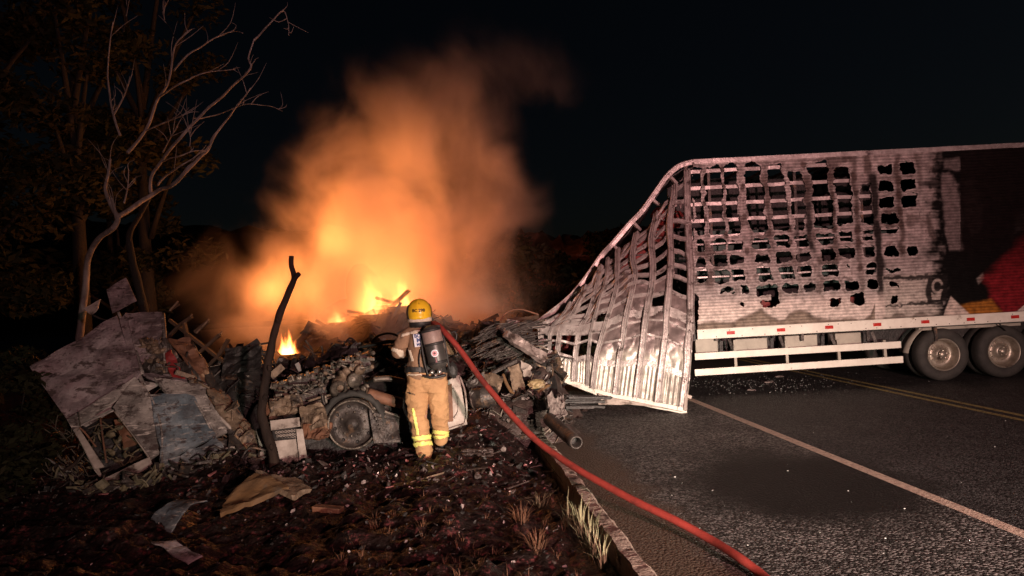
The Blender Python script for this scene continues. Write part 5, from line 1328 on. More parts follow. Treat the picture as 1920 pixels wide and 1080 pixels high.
for k in range(5): MB().beam(P(700 + k * 3, 776 + k * 7, 9.52), P(742 + k, 786 + k * 7, 9.66), .02, .03, jit=.003).build('leaf_spring', M['burnt_metal'], ch)
rng = random.Random(77)
for k in range(46):
    x = rng.uniform(505, 700); y = 742 - (x - 512) * .37 + rng.uniform(-14, 22); c = P(x, y, rng.uniform(9.72, 9.95)); t = rng.random()
    mb = MB()
    if t < .45: mb.lathe([(0, .03), (.014, .028), (.018, .0), (.03, -.005), (.03, -.03)], c, (rng.uniform(-.4, .4), -1, rng.uniform(-.2, .5)), 8); nm = 'bolt'
    elif t < .75: mb.tube(spline([c, c + Vector((rng.uniform(-.16, .12), -.03, rng.uniform(-.05, .08))), c + Vector((rng.uniform(-.2, .2), 0, rng.uniform(-.10, .10)))], 7), rng.uniform(.008, .016), 6); nm = 'bent_pipe'
    else: mb.box(c, (rng.uniform(.05, .12), .05, rng.uniform(.03, .07)), Matrix.Rotation(rng.uniform(-.6, .6), 3, 'Y'), bev=.008); nm = 'bracket'
    mb.build(nm, rng.choice((M['engine'], M['dusty_metal'], M['engine'])), ch)
# white step with pressed tread
stp = empty('cab_step', P(540, 868, 9.2), 'white bent cab step with a blackened tread grid beside the charred sapling', 'step')
S('step_panel', [(508, 790, 9.22), (562, 783, 9.25), (564, 800, 9.22), (510, 808, 9.18)], M['dirty_white'], stp, dent=.015, nu=8, nv=4)
S('step_panel', [(516, 828, 9.16), (556, 824, 9.18), (562, 870, 9.08), (522, 874, 9.05)], M['dirty_white'], stp, dent=.03, nu=8, nv=8)
S('side_cheek', [(556, 806, 9.18), (568, 805, 9.2), (577, 862, 9.08), (562, 866, 9.06)], M['dirty_white'], stp, dent=.02, nu=4, nv=8)
S('side_cheek', [(481, 806, 9.15), (490, 803, 9.15), (505, 852, 9.06), (496, 862, 9.04)], M['dirty_white'], stp, dent=.02, nu=4, nv=8)
S('foot_plate', [(488, 852, 9.04), (508, 846, 9.08), (514, 858, 9.0), (490, 864, 8.98)], M['dirty_white'], stp, dent=.02, nu=4, nv=4)
S('tread_back', [(512, 808, 9.24), (558, 802, 9.26), (560, 826, 9.22), (514, 830, 9.2)], M['char'], stp, dent=.01, nu=4, nv=4)
for r in range(3):
    for k in range(7):
        x = 518 + k * 5.8 + (r % 2) * 2.5; y = 811 + r * 6.5 - k * .6
        mb = MB(); mb.tube([P(x + 2.1 * cos(q), y + 2.0 * sin(q), 9.19) for q in [2 * pi * z / 8 for z in range(9)]], .006, 5, cap=False); mb.build('tread_ring', M['dirty_white'], stp)
# white door lying on end to the right of the firefighter
dr = empty('white_panel_door', P(860, 806, 9.9), 'white dented vehicle door propped behind the legs of the firefighter', 'vehicle door')
S('panel', [(836, 716, 10.0), (861, 704, 10.05), (876, 796, 9.85), (838, 808, 9.8)], M['dirty_white'], dr, dent=.03, th=.03, nu=12, nv=14)
S('rust_stain_panel', [(834, 724, 9.96), (847, 720, 9.98), (850, 790, 9.80), (836, 792, 9.78)], M['rust'], dr, dent=.02, th=.01, nu=5, nv=10)
for q in ([(862, 706, 9.98), (872, 735, 9.92), (875, 775, 9.84), (872, 794, 9.80)], [(850, 728, 9.95), (858, 745, 9.9), (860, 770, 9.84), (852, 784, 9.8)], [(838, 806, 9.76), (856, 800, 9.78), (873, 794, 9.80)]):
    MB().tube(spline([P(*z) for z in q], 14), .014, 6).build('pressed_edge', M['dirty_white'], dr)

# ------------------------------------------------------------------ heaps
h1, f1 = heap('burnt_load_heap', [(392, 720), (410, 668), (430, 655), (470, 660), (500, 672), (520, 694), (560, 682), (600, 668), (640, 652), (668, 648), (690, 662), (740, 648), (780, 660), (830, 690)], 11.5, 1.3, M['char'], 300, .16)
h2, f2 = heap('burnt_load_heap', [(540, 662), (560, 648), (590, 614), (640, 602), (690, 594), (702, 578), (780, 574), (812, 592), (860, 614), (930, 618), (985, 620)], 14.2, 1.8, M['rubble'], 310, .20)
h3, f3 = heap('burnt_load_heap', [(840, 740), (862, 712), (900, 684), (940, 652), (975, 640), (1010, 640), (1040, 680), (1060, 730)], 12.8, 1.5, M['rubble'], 320, .20)
h5, f5 = heap('burnt_load_heap', [(850, 790), (880, 752), (920, 742), (960, 728), (1000, 724), (1030, 742), (1050, 770)], 10.9, .8, M['rubble'], 325, .14)
scatter('burnt_scrap', 110, 855, 1045, 10.9, .8, f5, M['burnt_metal'], .15, random.Random(4))
scatter('burnt_scrap', 60, 855, 1045, 10.9, .8, f5, M['engine'], .10, random.Random(6))
scatter('pale_scrap', 30, 870, 1045, 10.9, .8, f5, M['ash'], .08, random.Random(9))
rng = random.Random(99)
scatter('burnt_scrap', 230, 395, 830, 11.5, 1.25, f1, M['char'], .26, rng)
scatter('burnt_scrap', 130, 400, 830, 11.5, 1.25, f1, M['burnt_metal'], .20, rng)
scatter('burnt_scrap', 40, 400, 830, 11.5, 1.2, f1, M['engine'], .13, rng)
scatter('burnt_scrap', 260, 545, 985, 14.2, 1.7, f2, M['burnt_metal'], .28, rng)
scatter('burnt_scrap', 190, 850, 1045, 12.8, 1.4, f3, M['burnt_metal'], .26, rng)
scatter('burnt_scrap', 60, 855, 1045, 12.8, 1.4, f3, M['dusty_metal'], .20, rng)
scatter('burnt_scrap', 110, 855, 1045, 12.8, 1.4, f3, M['char'], .24, rng)
scatter('pale_scrap', 36, 860, 1050, 12.8, 1.4, f3, M['alu'], .17, rng)
# wall of soft soot and scrap between the chassis and the heap
h4, f4 = heap('burnt_load_heap', [(470, 780), (500, 720), (560, 712), (620, 700), (690, 690), (740, 690), (780, 730), (850, 745), (870, 780)], 10.55, .8, M['char'], 330, .14)
scatter('burnt_scrap', 130, 480, 860, 10.5, .75, f4, M['burnt_metal'], .18, rng)
def single(name, label, cat, build_, **kw):
    mb = MB(); m_ = build_(mb); return tag(mb.build(name, m_), label, cat, **kw)
def B1(p0, p1, w, h_, m, jit=.006, up=(0, 0, 1)):
    def f(mb): mb.beam(P(*p0), P(*p1), w, h_, up=up, jit=jit); return m
    return f
def S1(px4, m, **k):
    kw = dict(nu=12, nv=10, th=.015, dent=.06, seed=random.randint(1, 99), freq=2.5, torn=.03); kw.update(k)
    def f(mb): mb.sheet([P(*q) for q in px4], **kw); return m
    return f
def T1(pts, r, m, n=24):
    def f(mb): mb.tube(spline([P(*q) for q in pts], n), r, 8); return m
    return f
single('plank', 'thick charred plank slanting up against the brightest flames', 'plank', B1((728, 582, 14.0), (766, 545, 13.9), .07, .14, M['burnt_wood'], .01, (0, -1, 0)))
single('plank', 'thin charred stick pointing left below the flames', 'stick', B1((704, 558, 14.0), (742, 569, 14.0), .03, .05, M['burnt_wood']))
single('plank', 'short charred stick on top of the brown rear heap', 'stick', B1((651, 583, 13.9), (682, 589, 13.9), .03, .05, M['burnt_wood']))
single('bent_rod', 'thin bent rod arching over the dark heap beside the firefighter', 'rod', T1([(692, 648, 11.4), (705, 632, 11.4), (725, 625, 11.4), (742, 628, 11.4), (756, 640, 11.4)], .018, M['char']))
single('bent_rod', 'thick curved tube lying over the dark heap beside the firefighter', 'rod', T1([(672, 652, 11.3), (700, 646, 11.3), (730, 640, 11.3), (758, 642, 11.2)], .028, M['char']))
single('bent_rod', 'short stub standing on the smoking heap above the engine', 'rod', T1([(661, 692, 10.3), (660, 684, 10.3), (659, 676, 10.3)], .025, M['burnt_metal']))
single('pointed_scrap', 'pointed dark scrap rising from the middle of the heap', 'scrap', S1([(640, 665, 11.2), (668, 640, 11.2), (672, 658, 11.2), (655, 672, 11.2)], M['char'], dent=.03))
single('sheet_scrap', 'ragged dark sheet hanging over the left end of the heap', 'scrap', S1([(424, 655, 11.0), (492, 650, 11.1), (490, 700, 10.8), (418, 712, 10.7)], M['char'], dent=.12))
single('sheet_scrap', 'small pale flap of metal left of the engine under the heap', 'scrap', S1([(553, 684, 10.2), (562, 680, 10.2), (566, 696, 10.15), (560, 697, 10.15)], M['alu'], dent=.02))
single('sheet_scrap', 'bright folded metal strip behind the charred sapling', 'scrap', S1([(512, 718, 10.1), (521, 714, 10.1), (522, 728, 10.05), (515, 730, 10.05)], M['alu'], dent=.02))
single('wood_scrap', 'dusty slanted board behind the charred sapling', 'board', B1((508, 706, 10.3), (530, 686, 10.4), .03, .10, M['dusty_metal']))
# right-hand debris under the torn wall
single('metal_beam', 'long pale bent metal beam sticking out left from the torn wall', 'beam', lambda mb: ([mb.sheet([P(944, 622, 11.2), P(978, 640, 11.32), P(1016, 668, 11.5), P(1012, 682, 11.45)][:0] + [P(944, 621, 11.2), P(1018, 666, 11.5), P(1012, 682, 11.42), P(941, 634, 11.15)], 26, 4, .10, .05, 6, 4, torn=.015), mb.sheet([P(943, 619, 11.24), P(1018, 664, 11.54), P(1018, 667, 11.5), P(943, 622, 11.18)], 24, 1, .02, .03, 9, 4)], M['beam_metal'])[1])
single('metal_beam', 'flat pale beam lying above the long bent beam', 'beam', B1((950, 604, 11.9), (1012, 612, 12.2), .06, .07, M['beam_metal'], .02))
single('metal_beam', 'square pale tube end hanging from the left foot of the torn wall', 'tube', B1((996, 692, 12.2), (1014, 674, 12.3), .12, .10, M['alu'], .008))
single('metal_beam', 'grey bar leaning across the debris behind the hose', 'bar', B1((906, 708, 11.0), (968, 676, 11.3), .05, .05, M['burnt_metal'], .008))
single('bent_strip', 'orange rusted strip bent like a hook in front of the debris', 'strip', T1([(943, 702, 11.0), (950, 720, 10.9), (960, 736, 10.8), (972, 745, 10.75), (988, 744, 10.75), (1010, 734, 10.9), (1030, 722, 11.1)], .026, M['slab']))
single('sheet_scrap', 'dark olive corrugated sheet standing upright behind the rusted hook', 'sheet', S1([(952, 690, 11.1), (972, 684, 11.2), (986, 736, 10.95), (966, 744, 10.85)], M['dusty_metal'], dent=.05))
single('sheet_scrap', 'crumpled pale sheet under the corner of the torn wall', 'sheet', S1([(975, 676, 11.4), (995, 690, 11.4), (992, 712, 11.2), (978, 706, 11.2)], M['dirty_white'], dent=.1))
lm = empty('lamp', P(1010, 730, 11.2), 'yellowed plastic lamp lying under the foot of the torn wall', 'lamp')
MB().rock(P(1006, 720, 11.0), (.14, .09, .07), 3, 3, .35).build('lens', M['lamp_yellow'], lm)
MB().sheet([P(990, 716, 11.15), P(1026, 720, 11.2), P(1024, 730, 11.15), P(994, 728, 11.1)], 6, 4, .03, .03, 4).build('housing', M['dirty_white'], lm)
single('sheet_scrap', 'grey crumpled sheet beside the white door', 'sheet', S1([(868, 716, 10.4), (905, 700, 10.6), (918, 746, 10.4), (878, 752, 10.2)], M['burnt_metal'], dent=.16))
single('sheet_scrap', 'folded dusty sheet crossed by the hose', 'sheet', S1([(896, 706, 10.7), (942, 706, 10.9), (930, 752, 10.6), (905, 756, 10.5)], M['dusty_metal'], dent=.14))
dm = empty('crushed_drum', P(893, 760, 10.3), 'crushed dark drum lying between the white door and the hose', 'drum')
MB().lathe([(.0, 0), (.13, .0), (.14, .02), (.14, .16), (.15, .17), (.14, .18), (.135, .34), (.12, .36)], P(884, 748, 10.3), (.9, -.2, .1), 20).build('shell', M['burnt_metal'], dm)
MB().lathe([(.141, .02), (.155, .03), (.141, .04)], P(884, 748, 10.3), (.9, -.2, .1), 20).build('hoop', M['engine'], dm)
for k, q in enumerate(([(915, 720, 10.6), (922, 740, 10.5), (928, 756, 10.4)], [(893, 728, 10.4), (910, 736, 10.3), (920, 752, 10.25)])):
    single('bent_strip', ('pale bent wire standing in the debris left of the hose', 'curved pale wire lying over the crushed drum')[k], 'wire', T1(q, .012, M['alu'], 10))
single('thin_pipe', 'thin rusty rod arching over the far debris below the smoke', 'rod', T1([(938, 602, 13.2), (950, 586, 13.2), (975, 580, 13.2), (1010, 590, 13.2)], .016, M['rust']))
single('thin_pipe', 'dark flat bar lying across the far debris under the rusty rod', 'bar', B1((955, 600, 13.0), (1010, 594, 13.2), .04, .06, M['burnt_wood']))
# fibrous burnt bundle right of the firefighter
mb = MB(); rng = random.Random(15)
for k in range(110):
    x = rng.uniform(880, 960); y = rng.uniform(612, 668); mb.tube(spline([P(x, y + 8, 11.6), P(x + rng.uniform(20, 34), y - rng.uniform(0, 10), 11.7), P(x + rng.uniform(48, 70), y - rng.uniform(4, 22), 11.8)], 5), rng.uniform(.006, .016), 4)
tag(mb.build('wire_bundle', M['burnt_metal']), 'tangled bundle of burnt wires fanned out right of the firefighter', 'wires', kind='stuff')
# pipes along the kerb
pk = empty('exhaust_pipe', P(1060, 838, 8.55), 'open steel pipe lying against the road side of the kerb', 'pipe')
MB().tube([P(1030, 786, 9.6), P(1075, 826, 8.75)], .085, 18, cap=False).build('outer_sleeve', M['burnt_metal'], pk)
ip = MB().lathe([(.058, 0), (.058, .22), (.066, .23), (.078, .22), (.078, 0)], P(1072, 822, 8.80), (P(1082, 831, 8.55) - P(1072, 822, 8.80)), 20).build('inner_pipe', M['burnt_metal'], pk)
MB().lathe([(0, .0), (.082, .0)], P(1074.5, 825, 8.76), (P(1075, 826, 8.75) - P(1030, 786, 9.6)), 16).build('dark_bore', M['char'], pk)
single('burnt_crumple', 'pale crumpled foil heap at the far end of the kerb pipe', 'foil', lambda mb: (mb.sheet([P(1020, 765, 9.9), P(1052, 758, 10.2), P(1060, 780, 9.7), P(1036, 792, 9.4)], 12, 10, .02, .16, 8, 5, torn=.05), M['ash'])[1])
for k in range(6):
    x0 = 1052 + rng.uniform(-8, 20); y0 = 742 + k * 4.2
    single('burnt_strip', 'one of the flat charred slats lying under the torn wall', 'slat', B1((x0, y0, 10.6 - k * .08), (x0 + 50 + rng.uniform(0, 40), y0 + rng.uniform(-7, 7), 10.7 - k * .08), rng.uniform(.05, .14), .03, M['char']), group='charred slats under the torn wall')
# foreground scraps
sl = empty('ochre_slab', P(490, 975, 7.1), 'ochre broken board lying on the burnt ground below the charred sapling', 'board')
MB().sheet([P(415, 978, 6.95), P(424, 944, 7.25), P(480, 896, 7.6), P(545, 925, 7.4)], 14, 12, .05, .05, 12, 2.5, torn=.04).build('board_face', M['slab'], sl)
MB().sheet([P(478, 897, 7.62), P(556, 905, 7.7), P(578, 928, 7.45), P(545, 945, 7.25)], 12, 8, .05, .05, 15, 2.5, torn=.05).build('torn_edge', M['dusty_metal'], sl)
single('curved_sheet', 'curved grey sheet lying in the dark hollow in front of the cab', 'sheet', S1([(262, 985, 6.9), (345, 926, 7.3), (384, 925, 7.2), (300, 1010, 6.7)], M['cab_blue'], curl=.10, dent=.03, nu=14, nv=14))
single('sheet_scrap', 'small bent grey scrap in the dark bottom foreground', 'scrap', S1([(290, 1030, 6.3), (330, 1022, 6.4), (376, 1046, 6.2), (352, 1062, 6.1)], M['cab_pink'], dent=.05))
single('brick_scrap', 'small rusty fragment lying on the burnt soil right of the ochre board', 'scrap', B1((590, 952, 7.3), (640, 956, 7.25), .10, .05, M['rust']))
single('thin_stick', 'long pale stick lying on the burnt soil in front of the firefighter', 'stick', B1((770, 905, 7.9), (832, 886, 8.15), .02, .02, M['dusty_metal']))
single('thin_stick', 'thin bent stick left of the cab window frame', 'stick', T1([(80, 855, 8.6), (105, 870, 8.5), (126, 884, 8.4)], .012, M['bark']))
single('thin_stick', 'thick stick leaning on the ground left of the cab', 'stick', T1([(118, 884, 8.4), (142, 868, 8.45), (156, 850, 8.5)], .022, M['char_wood']))
single('thin_stick', 'curved dry stick lying left of the grey curved sheet', 'stick', T1([(60, 985, 7.2), (90, 1002, 7.1), (132, 1006, 7.1)], .014, M['bark']))
single('ash_lump', 'pale flattened clump of ash to the right of the firefighter', 'ash clump', lambda mb: ([mb.rock(P(896 + 30 * rng.uniform(-1, 1), 848 + 7 * rng.uniform(-1, 1), 8.6), (rng.uniform(.02, .06), .04, .018), k, 1, .6) for k in range(26)], M['rubble'])[1])
single('ash_lump', 'small round pale stone near the pale ash clump', 'stone', lambda mb: (mb.rock(P(944, 842, 8.7), (.035, .03, .03), 3, 2, .3), M['ash'])[1])

# pale glinting flakes of ash and torn foil
mb = MB(); rng = random.Random(88)
for k in range(520):
    if k % 2: x, y = rng.gauss(-1.7, .9), rng.gauss(8.7, .7)
    else: x, y = rng.uniform(-5, 1.1), rng.uniform(5, 10)
    if road_ps(x, y)[0] > 1.28: continue
    s_1 = rng.choice((.006, .008, .010, .014, .022 if k % 2 else .01)); mb.shard((x, y, float(tz(x, y)) + s_1 * .5), s_1 * rng.uniform(.8, 1.8), rng, .2)
tag(mb.build('foil_flakes', M['foil']), kind='stuff')
# scattered rubble on the verge
mbs = {'char': MB(), 'rubble': MB(), 'ash': MB(), 'pink': MB()}
rng = random.Random(31)
for k in range(5200):
    x = rng.uniform(-7.5, 1.2); y = rng.uniform(4.6, 10.8); p, s = road_ps(x, y)
    if p > 1.30: continue
    if y < 7.6 and rng.random() < .45: continue
    z = float(tz(x, y)); near = exp(-((x + 1.6) / 1.9) ** 2 - ((y - 8.6) / 1.1) ** 2)
    r = rng.random() * (1 if y > 7.8 else .8); key = 'char' if r < .74 - .34 * near else ('rubble' if r < .975 - .10 * near else ('ash' if r < .985 - .22 * near else 'pink'))
    sz = rng.choice((.008, .012, .016, .02, .03, .04) if y > 7.8 else (.006, .008, .011, .015, .022)) * (1.25 if near > .3 else 1)
    if key in ('ash', 'pink') and rng.random() < .5: sz *= .6
    if rng.random() < .68: mbs[key].shard((x, y, z + sz * .4), sz * rng.uniform(.7, 1.5), rng, .25)
    elif rng.random() < .3: mbs[key].rock((x, y, z + sz * .2), (sz * rng.uniform(.7, 1.8), sz * rng.uniform(.7, 1.3), sz * rng.uniform(.3, .8)), k, 1, .6, Matrix.Rotation(rng.uniform(0, 6), 3, 'Z'))
    else:
        a = rng.uniform(0, 6.28); d_ = Vector((cos(a), sin(a), rng.uniform(-.1, .3))) * sz * rng.uniform(2, 5); mbs[key].beam((x, y, z + .01), Vector((x, y, z + .015)) + d_, sz * .5, sz * .3, jit=sz * .1)
M['pinkbits'] = mat('pink_fragments', (.35, .14, .14), (.20, .08, .08), rough=.5, scale=10, bump=.3)
for key, nm in (('char', 'charred_fragments'), ('rubble', 'rubble_fragments'), ('ash', 'pale_fragments'), ('pink', 'pink_fragments')):
    tag(mbs[key].build(nm, M[{'char': 'char', 'rubble': 'rubble', 'ash': 'ash', 'pink': 'pinkbits'}[key]]), kind='stuff')
# glass and grit on the road
mb = MB(); rng = random.Random(8)
for k in range(620):
    if rng.random() < .92: g = G(rng.gauss(1400, 95), rng.gauss(718, 9))
    else: g = G(rng.uniform(1090, 1900), rng.uniform(715, 1050))
    p, s = road_ps(g.x, g.y)
    if p < 1.6 or g.y > 18: continue
    a = rng.choice((.003, .004, .005, .008)) * (1.6 if rng.random() < .08 else 1)
    mb.rock((g.x, g.y, .006 + a * .3), (a, a * rng.uniform(.5, 1.2), a * .5), k, 1, .5)
tag(mb.build('broken_glass', M['glass']), kind='stuff')
for k, (x, y, w) in enumerate(((1442, 716, .10), (1408, 731, .08), (1462, 706, .09))):
    c = G(x, y, .02); single('road_fragment', ('largest pale fragment on the road in front of the side guard', 'pale fragment nearest the white line below the side guard', 'small pale fragment close under the lower guard bar')[k], 'fragment', lambda mb: (mb.rock(c, (w, .05, .02), k, 2, .5), M['ash'])[1])

# ------------------------------------------------------------------ grass
def tuft(mb, c, n, hgt, spread, r, w=.0042):
    for _ in range(n):
        a = r.uniform(0, 6.28); l = hgt * r.uniform(.5, 1.1); d_ = Vector((cos(a), sin(a), 0)); o_ = d_ * r.uniform(0, spread * .3); lean = r.uniform(.15, .9) * spread
        p = [Vector(c) + o_, Vector(c) + o_ + d_ * lean * .35 + Vector((0, 0, l * .6)), Vector(c) + o_ + d_ * lean + Vector((0, 0, l * r.uniform(.75, 1.0)))]
        sd = Vector((-d_.y, d_.x, 0)) * w; mid = p[1]
        b_ = len(mb.v); mb.v += [tuple(q) for q in (p[0] - sd, p[0] + sd, mid + sd * .8, mid - sd * .8, p[2])]
        mb.f += [(b_, b_ + 1, b_ + 2, b_ + 3), (b_ + 3, b_ + 2, b_ + 4)]; mb.sm += [False, False]
rng = random.Random(55)
TL = ['tall dry grass tuft growing against the kerb beside the hose', 'dry grass tuft by the kerb just below the tallest one', 'pale grass tuft against the kerb at the bottom edge', 'thin grass tuft in the dark strip left of the kerb', 'low dry grass tuft left of the kerb in the burnt soil', 'reddish dry tuft low on the burnt soil at the bottom', 'small wispy tuft on the soil above the reddish tufts', 'grass tuft between the kerb tufts at the dark edge']
for k, (x, y, Y, n, hg, sp) in enumerate(((1104, 985, 6.5, 34, .38, .20), (1120, 1020, 6.2, 30, .36, .20), (1172, 1062, 5.75, 30, .30, .16), (1062, 965, 6.75, 18, .34, .18), (978, 990, 6.7, 60, .17, .24), (1010, 1062, 6.0, 60, .16, .26), (1010, 900, 7.5, 44, .18, .26), (1146, 1036, 6.0, 36, .30, .18))):
    q = P(x, y, Y); pq, sq = road_ps(q.x, q.y); q = RD(min(pq, 1.24), sq); q.z = float(tz(q.x, q.y)) - .01; mb = MB(); tuft(mb, q, n, hg, sp, rng)
    tag(mb.build('grass_tuft', M['grass_red'] if k in (5, 4) else M['grass']), TL[k], 'grass tuft', 'dry grass tufts along the kerb')
mb = MB()
for k in range(170):
    x = rng.uniform(-1.6, 1.25); y = rng.uniform(4.8, 8.4); p, s = road_ps(x, y)
    if p > 1.28: continue
    if fbm(np.array([x * 1.5]), np.array([y * 1.5]), 0, 5, 2)[0] < .05: continue
    tuft(mb, (x, y, float(tz(x, y)) - .01), 12, .08, .16, rng, .0022)
tag(mb.build('scorched_grass', M['grass_red']), kind='stuff')

# ------------------------------------------------------------------ dead tree
dt = empty('dead_tree', P(262, 560, 12.2), 'bare grey dead tree with long branches reaching right towards the smoke', 'tree')
YD = 12.0
def D(pts, r0, r1, name='branch', dy=0.0, n=None, mt='bark'):
    q = [P(x, y, YD + dy + .3 * sin(x * .05)) for x, y in pts]; n = n or max(10, len(q) * 7); sp = spline(q, n)
    sp = [z + Vector((.03 * mnoise.noise(z * 2.2), 0, .03 * mnoise.noise(z * 2.2 + Vector((5, 5, 5))))) for z in sp]
    r0 *= .72; r1 *= .62
    MB().tube(sp, [(r0 + (r1 - r0) * k / (n - 1)) * (1 + .15 * mnoise.noise(sp[k] * 5)) for k in range(n)], 8).build(name, M[mt], dt); return sp
tips = []
def BR(pts, r0, r1, **k): tips.append((D(pts, r0, r1, **k), r1))
BR([(275, 640), (266, 560), (250, 500), (241, 455), (245, 430), (262, 402), (280, 370)], .11, .045, name='trunk', mt='dark_bark')
BR([(150, 640), (160, 530), (170, 475), (188, 446), (214, 426), (223, 408)], .085, .06, name='trunk')
BR([(223, 408), (207, 385), (198, 355), (203, 325), (207, 298)], .06, .025)
BR([(220, 412), (214, 392), (207, 372)], .04, .03)
BR([(222, 406), (255, 384), (290, 362), (325, 346), (360, 310), (385, 286), (398, 258), (424, 226), (447, 198), (470, 165)], .062, .012)
BR([(282, 362), (284, 330), (300, 304), (340, 258), (372, 220), (410, 186), (442, 156), (471, 128), (466, 108), (474, 74)], .045, .016)
BR([(474, 74), (502, 48), (530, 20), (541, 42), (541, 66)], .02, .008)
BR([(238, 286), (272, 244), (298, 184), (315, 156), (325, 100), (335, 76), (360, 54)], .04, .01)
BR([(325, 134), (352, 104), (392, 80), (430, 60), (455, 62)], .022, .008)
BR([(298, 184), (340, 156), (380, 138), (442, 129)], .022, .008)
BR([(272, 244), (318, 226), (340, 218), (365, 200)], .02, .007)
BR([(296, 348), (312, 328), (346, 306), (385, 284)], .026, .014)
BR([(305, 302), (335, 292), (360, 284), (386, 285)], .018, .012)
BR([(227, 254), (213, 215), (205, 180), (203, 110), (212, 40)], .03, .012)
BR([(213, 215), (234, 176), (243, 144)], .022, .009)
BR([(232, 380), (238, 350), (240, 320)], .02, .008)
BR([(360, 222), (400, 218), (440, 204), (470, 194), (510, 200), (530, 207)], .014, .005)
BR([(305, 285), (318, 262), (335, 238)], .018, .007)
BR([(355, 275), (357, 262), (356, 252)], .012, .006)
BR([(330, 75), (310, 40), (300, 10)], .012, .006, mt='dark_bark')
BR([(232, 60), (238, 20), (240, -20)], .02, .01, mt='dark_bark')
rng = random.Random(64)
for (sp, r1) in tips[2:]:
    for _ in range(5):
        k = rng.randint(len(sp) // 3, len(sp) - 2); a = sp[k]; d_ = (sp[k + 1] - sp[k]).normalized(); up = Vector((rng.uniform(-.6, .9), rng.uniform(-.3, .3), rng.uniform(-.1, 1))).normalized()
        L_ = rng.uniform(.15, .75); pts = [a, a + (d_ * .5 + up * .5) * L_ * .5, a + (d_ * .4 + up * .6) * L_]
        MB().tube(spline([pts[0], pts[1] + Vector((rng.uniform(-.06, .06), 0, rng.uniform(-.05, .05))), pts[2]], 7), [.008, .007, .006, .005, .004, .003, .002], 5).build('twig', M['bark'], dt)

# ------------------------------------------------------------------ trees and bushes behind
def leaves(cs, n, size, r, flat_=.6):
    """many small bent leaves through a crown made of clumps"""
    V = []; Fq = []
    for k in range(n):
        c, rad = cs[r.randrange(len(cs))]
        d_ = Vector((r.gauss(0, 1), r.gauss(0, 1), r.gauss(0, 1))).normalized() * rad * r.random() ** .45; d_.z *= flat_
        q = c + d_; a = Vector((r.uniform(-1, 1), r.uniform(-1, 1), r.uniform(-.8, .4))).normalized(); b = a.cross(Vector((r.uniform(-1, 1), r.uniform(-1, 1), r.uniform(-1, 1)))).normalized()
        s1 = size * r.uniform(.6, 1.4); b_ = len(V)
        V += [tuple(q - a * s1), tuple(q + b * s1 * .38 + Vector((0, 0, s1 * .15))), tuple(q + a * s1), tuple(q - b * s1 * .38 + Vector((0, 0, s1 * .15)))]
        Fq.append((b_, b_ + 1, b_ + 2, b_ + 3))
    return np_mesh('crown', V, Fq)
def tree(base, hgt, rad, n, size, seed, label, mt='leaf', group='dark trees behind the wreck', low=.25, name='leafy_tree'):
    r = random.Random(seed); base = Vector(base); t = empty(name, base, label, 'tree', group)
    tr_ = [base - Vector((0, 0, .3)), base + Vector((r.uniform(-.3, .3), 0, hgt * .35)), base + Vector((r.uniform(-.5, .5), r.uniform(-.3, .3), hgt * .75))]
    MB().tube(spline(tr_, 10), [hgt * .022 * (1 - .08 * k) for k in range(10)], 8).build('trunk', M['dark_bark'], t)
    cs = []
    for k in range(16):
        a = r.uniform(0, 6.28); z = r.uniform(low, 1.0) * hgt; rr = rad * (1.05 - .6 * abs(z / hgt - .55)) * r.uniform(.2, .95)
        c = base + Vector((cos(a) * rr, sin(a) * rr, z)); cs.append((c, rad * r.uniform(.22, .42)))
        if k < 7:
            z0 = base + Vector((0, 0, min(z * .7, hgt * .7))); MB().tube(spline([z0, z0.lerp(c, .5) + Vector((0, 0, .15)), c], 6), [hgt * .008 * (1 - .13 * q) for q in range(6)], 5).build('limb', M['dark_bark'], t)
    link_mesh('crown', leaves(cs, n, size, r), M[mt], t)
    return t
def gz0(x): return -.3
TR = [((-9.8, 13.5), 9, 2.4, 6000, .09, 'leaf', 'dark leafy tree at the far left edge'), ((-9.0, 15.5), 10, 2.2, 5200, .10, 'leaf', 'tall dark tree just left of the bare tree'), ((-10.2, 11.2), 6.5, 2.0, 6000, .08, 'leaf2', 'brownish leafy tree cut by the left edge'), ((-9.2, 19.0), 11, 2.2, 3600, .10, 'leaf', 'tall dark tree standing behind the bare tree'),
      ((-11.6, 22.0), 8, 2.2, 3000, .15, 'leaf', 'dark tree in the gap between bare tree and smoke'), ((-12.0, 17.0), 12, 3.2, 4600, .15, 'leaf', 'tallest dark tree at the upper left')]
for k, (b, hh, rd_, n, s_2, mt_, lb) in enumerate(TR): tree((b[0], b[1], -.3), hh, rd_, n, s_2, 400 + k, lb, mt_)
for k, (x, Y, hh, lb) in enumerate(((975, 22, 3.7, 'dark bush emerging from the right edge of the smoke'), (1080, 24, 2.9, 'low dark bush under the red earth bank'), (1130, 21, 3.6, 'dark bush between the earth bank and the fallen roof rail'), (1180, 25, 4.4, 'dark bush behind the fallen roof rail'), (940, 27, 4.2, 'dark bush mostly hidden in the smoke'), (1035, 27, 3.2, 'dark bush right behind the smoke edge'))):
    q = P(x, 540, Y); tree((q.x, Y, -.3), hh, 1.7, 2600, .12, 500 + k, lb, 'leaf', 'bushes beyond the torn wall', .1, 'bush')
for k, (x, Y, hh, lb) in enumerate(((40, 9.2, 1.3, 'low bush on the ground at the left edge'), (20, 8.2, .9, 'small low bush at the lower left edge'), (95, 10.5, 1.6, 'dark bush left of the crushed cab'))):
    q = P(x, 800, Y); tree((q.x, Y, 0), hh, .8, 1500, .06, 520 + k, lb, 'leaf', 'low bushes left of the cab', .05, 'bush')
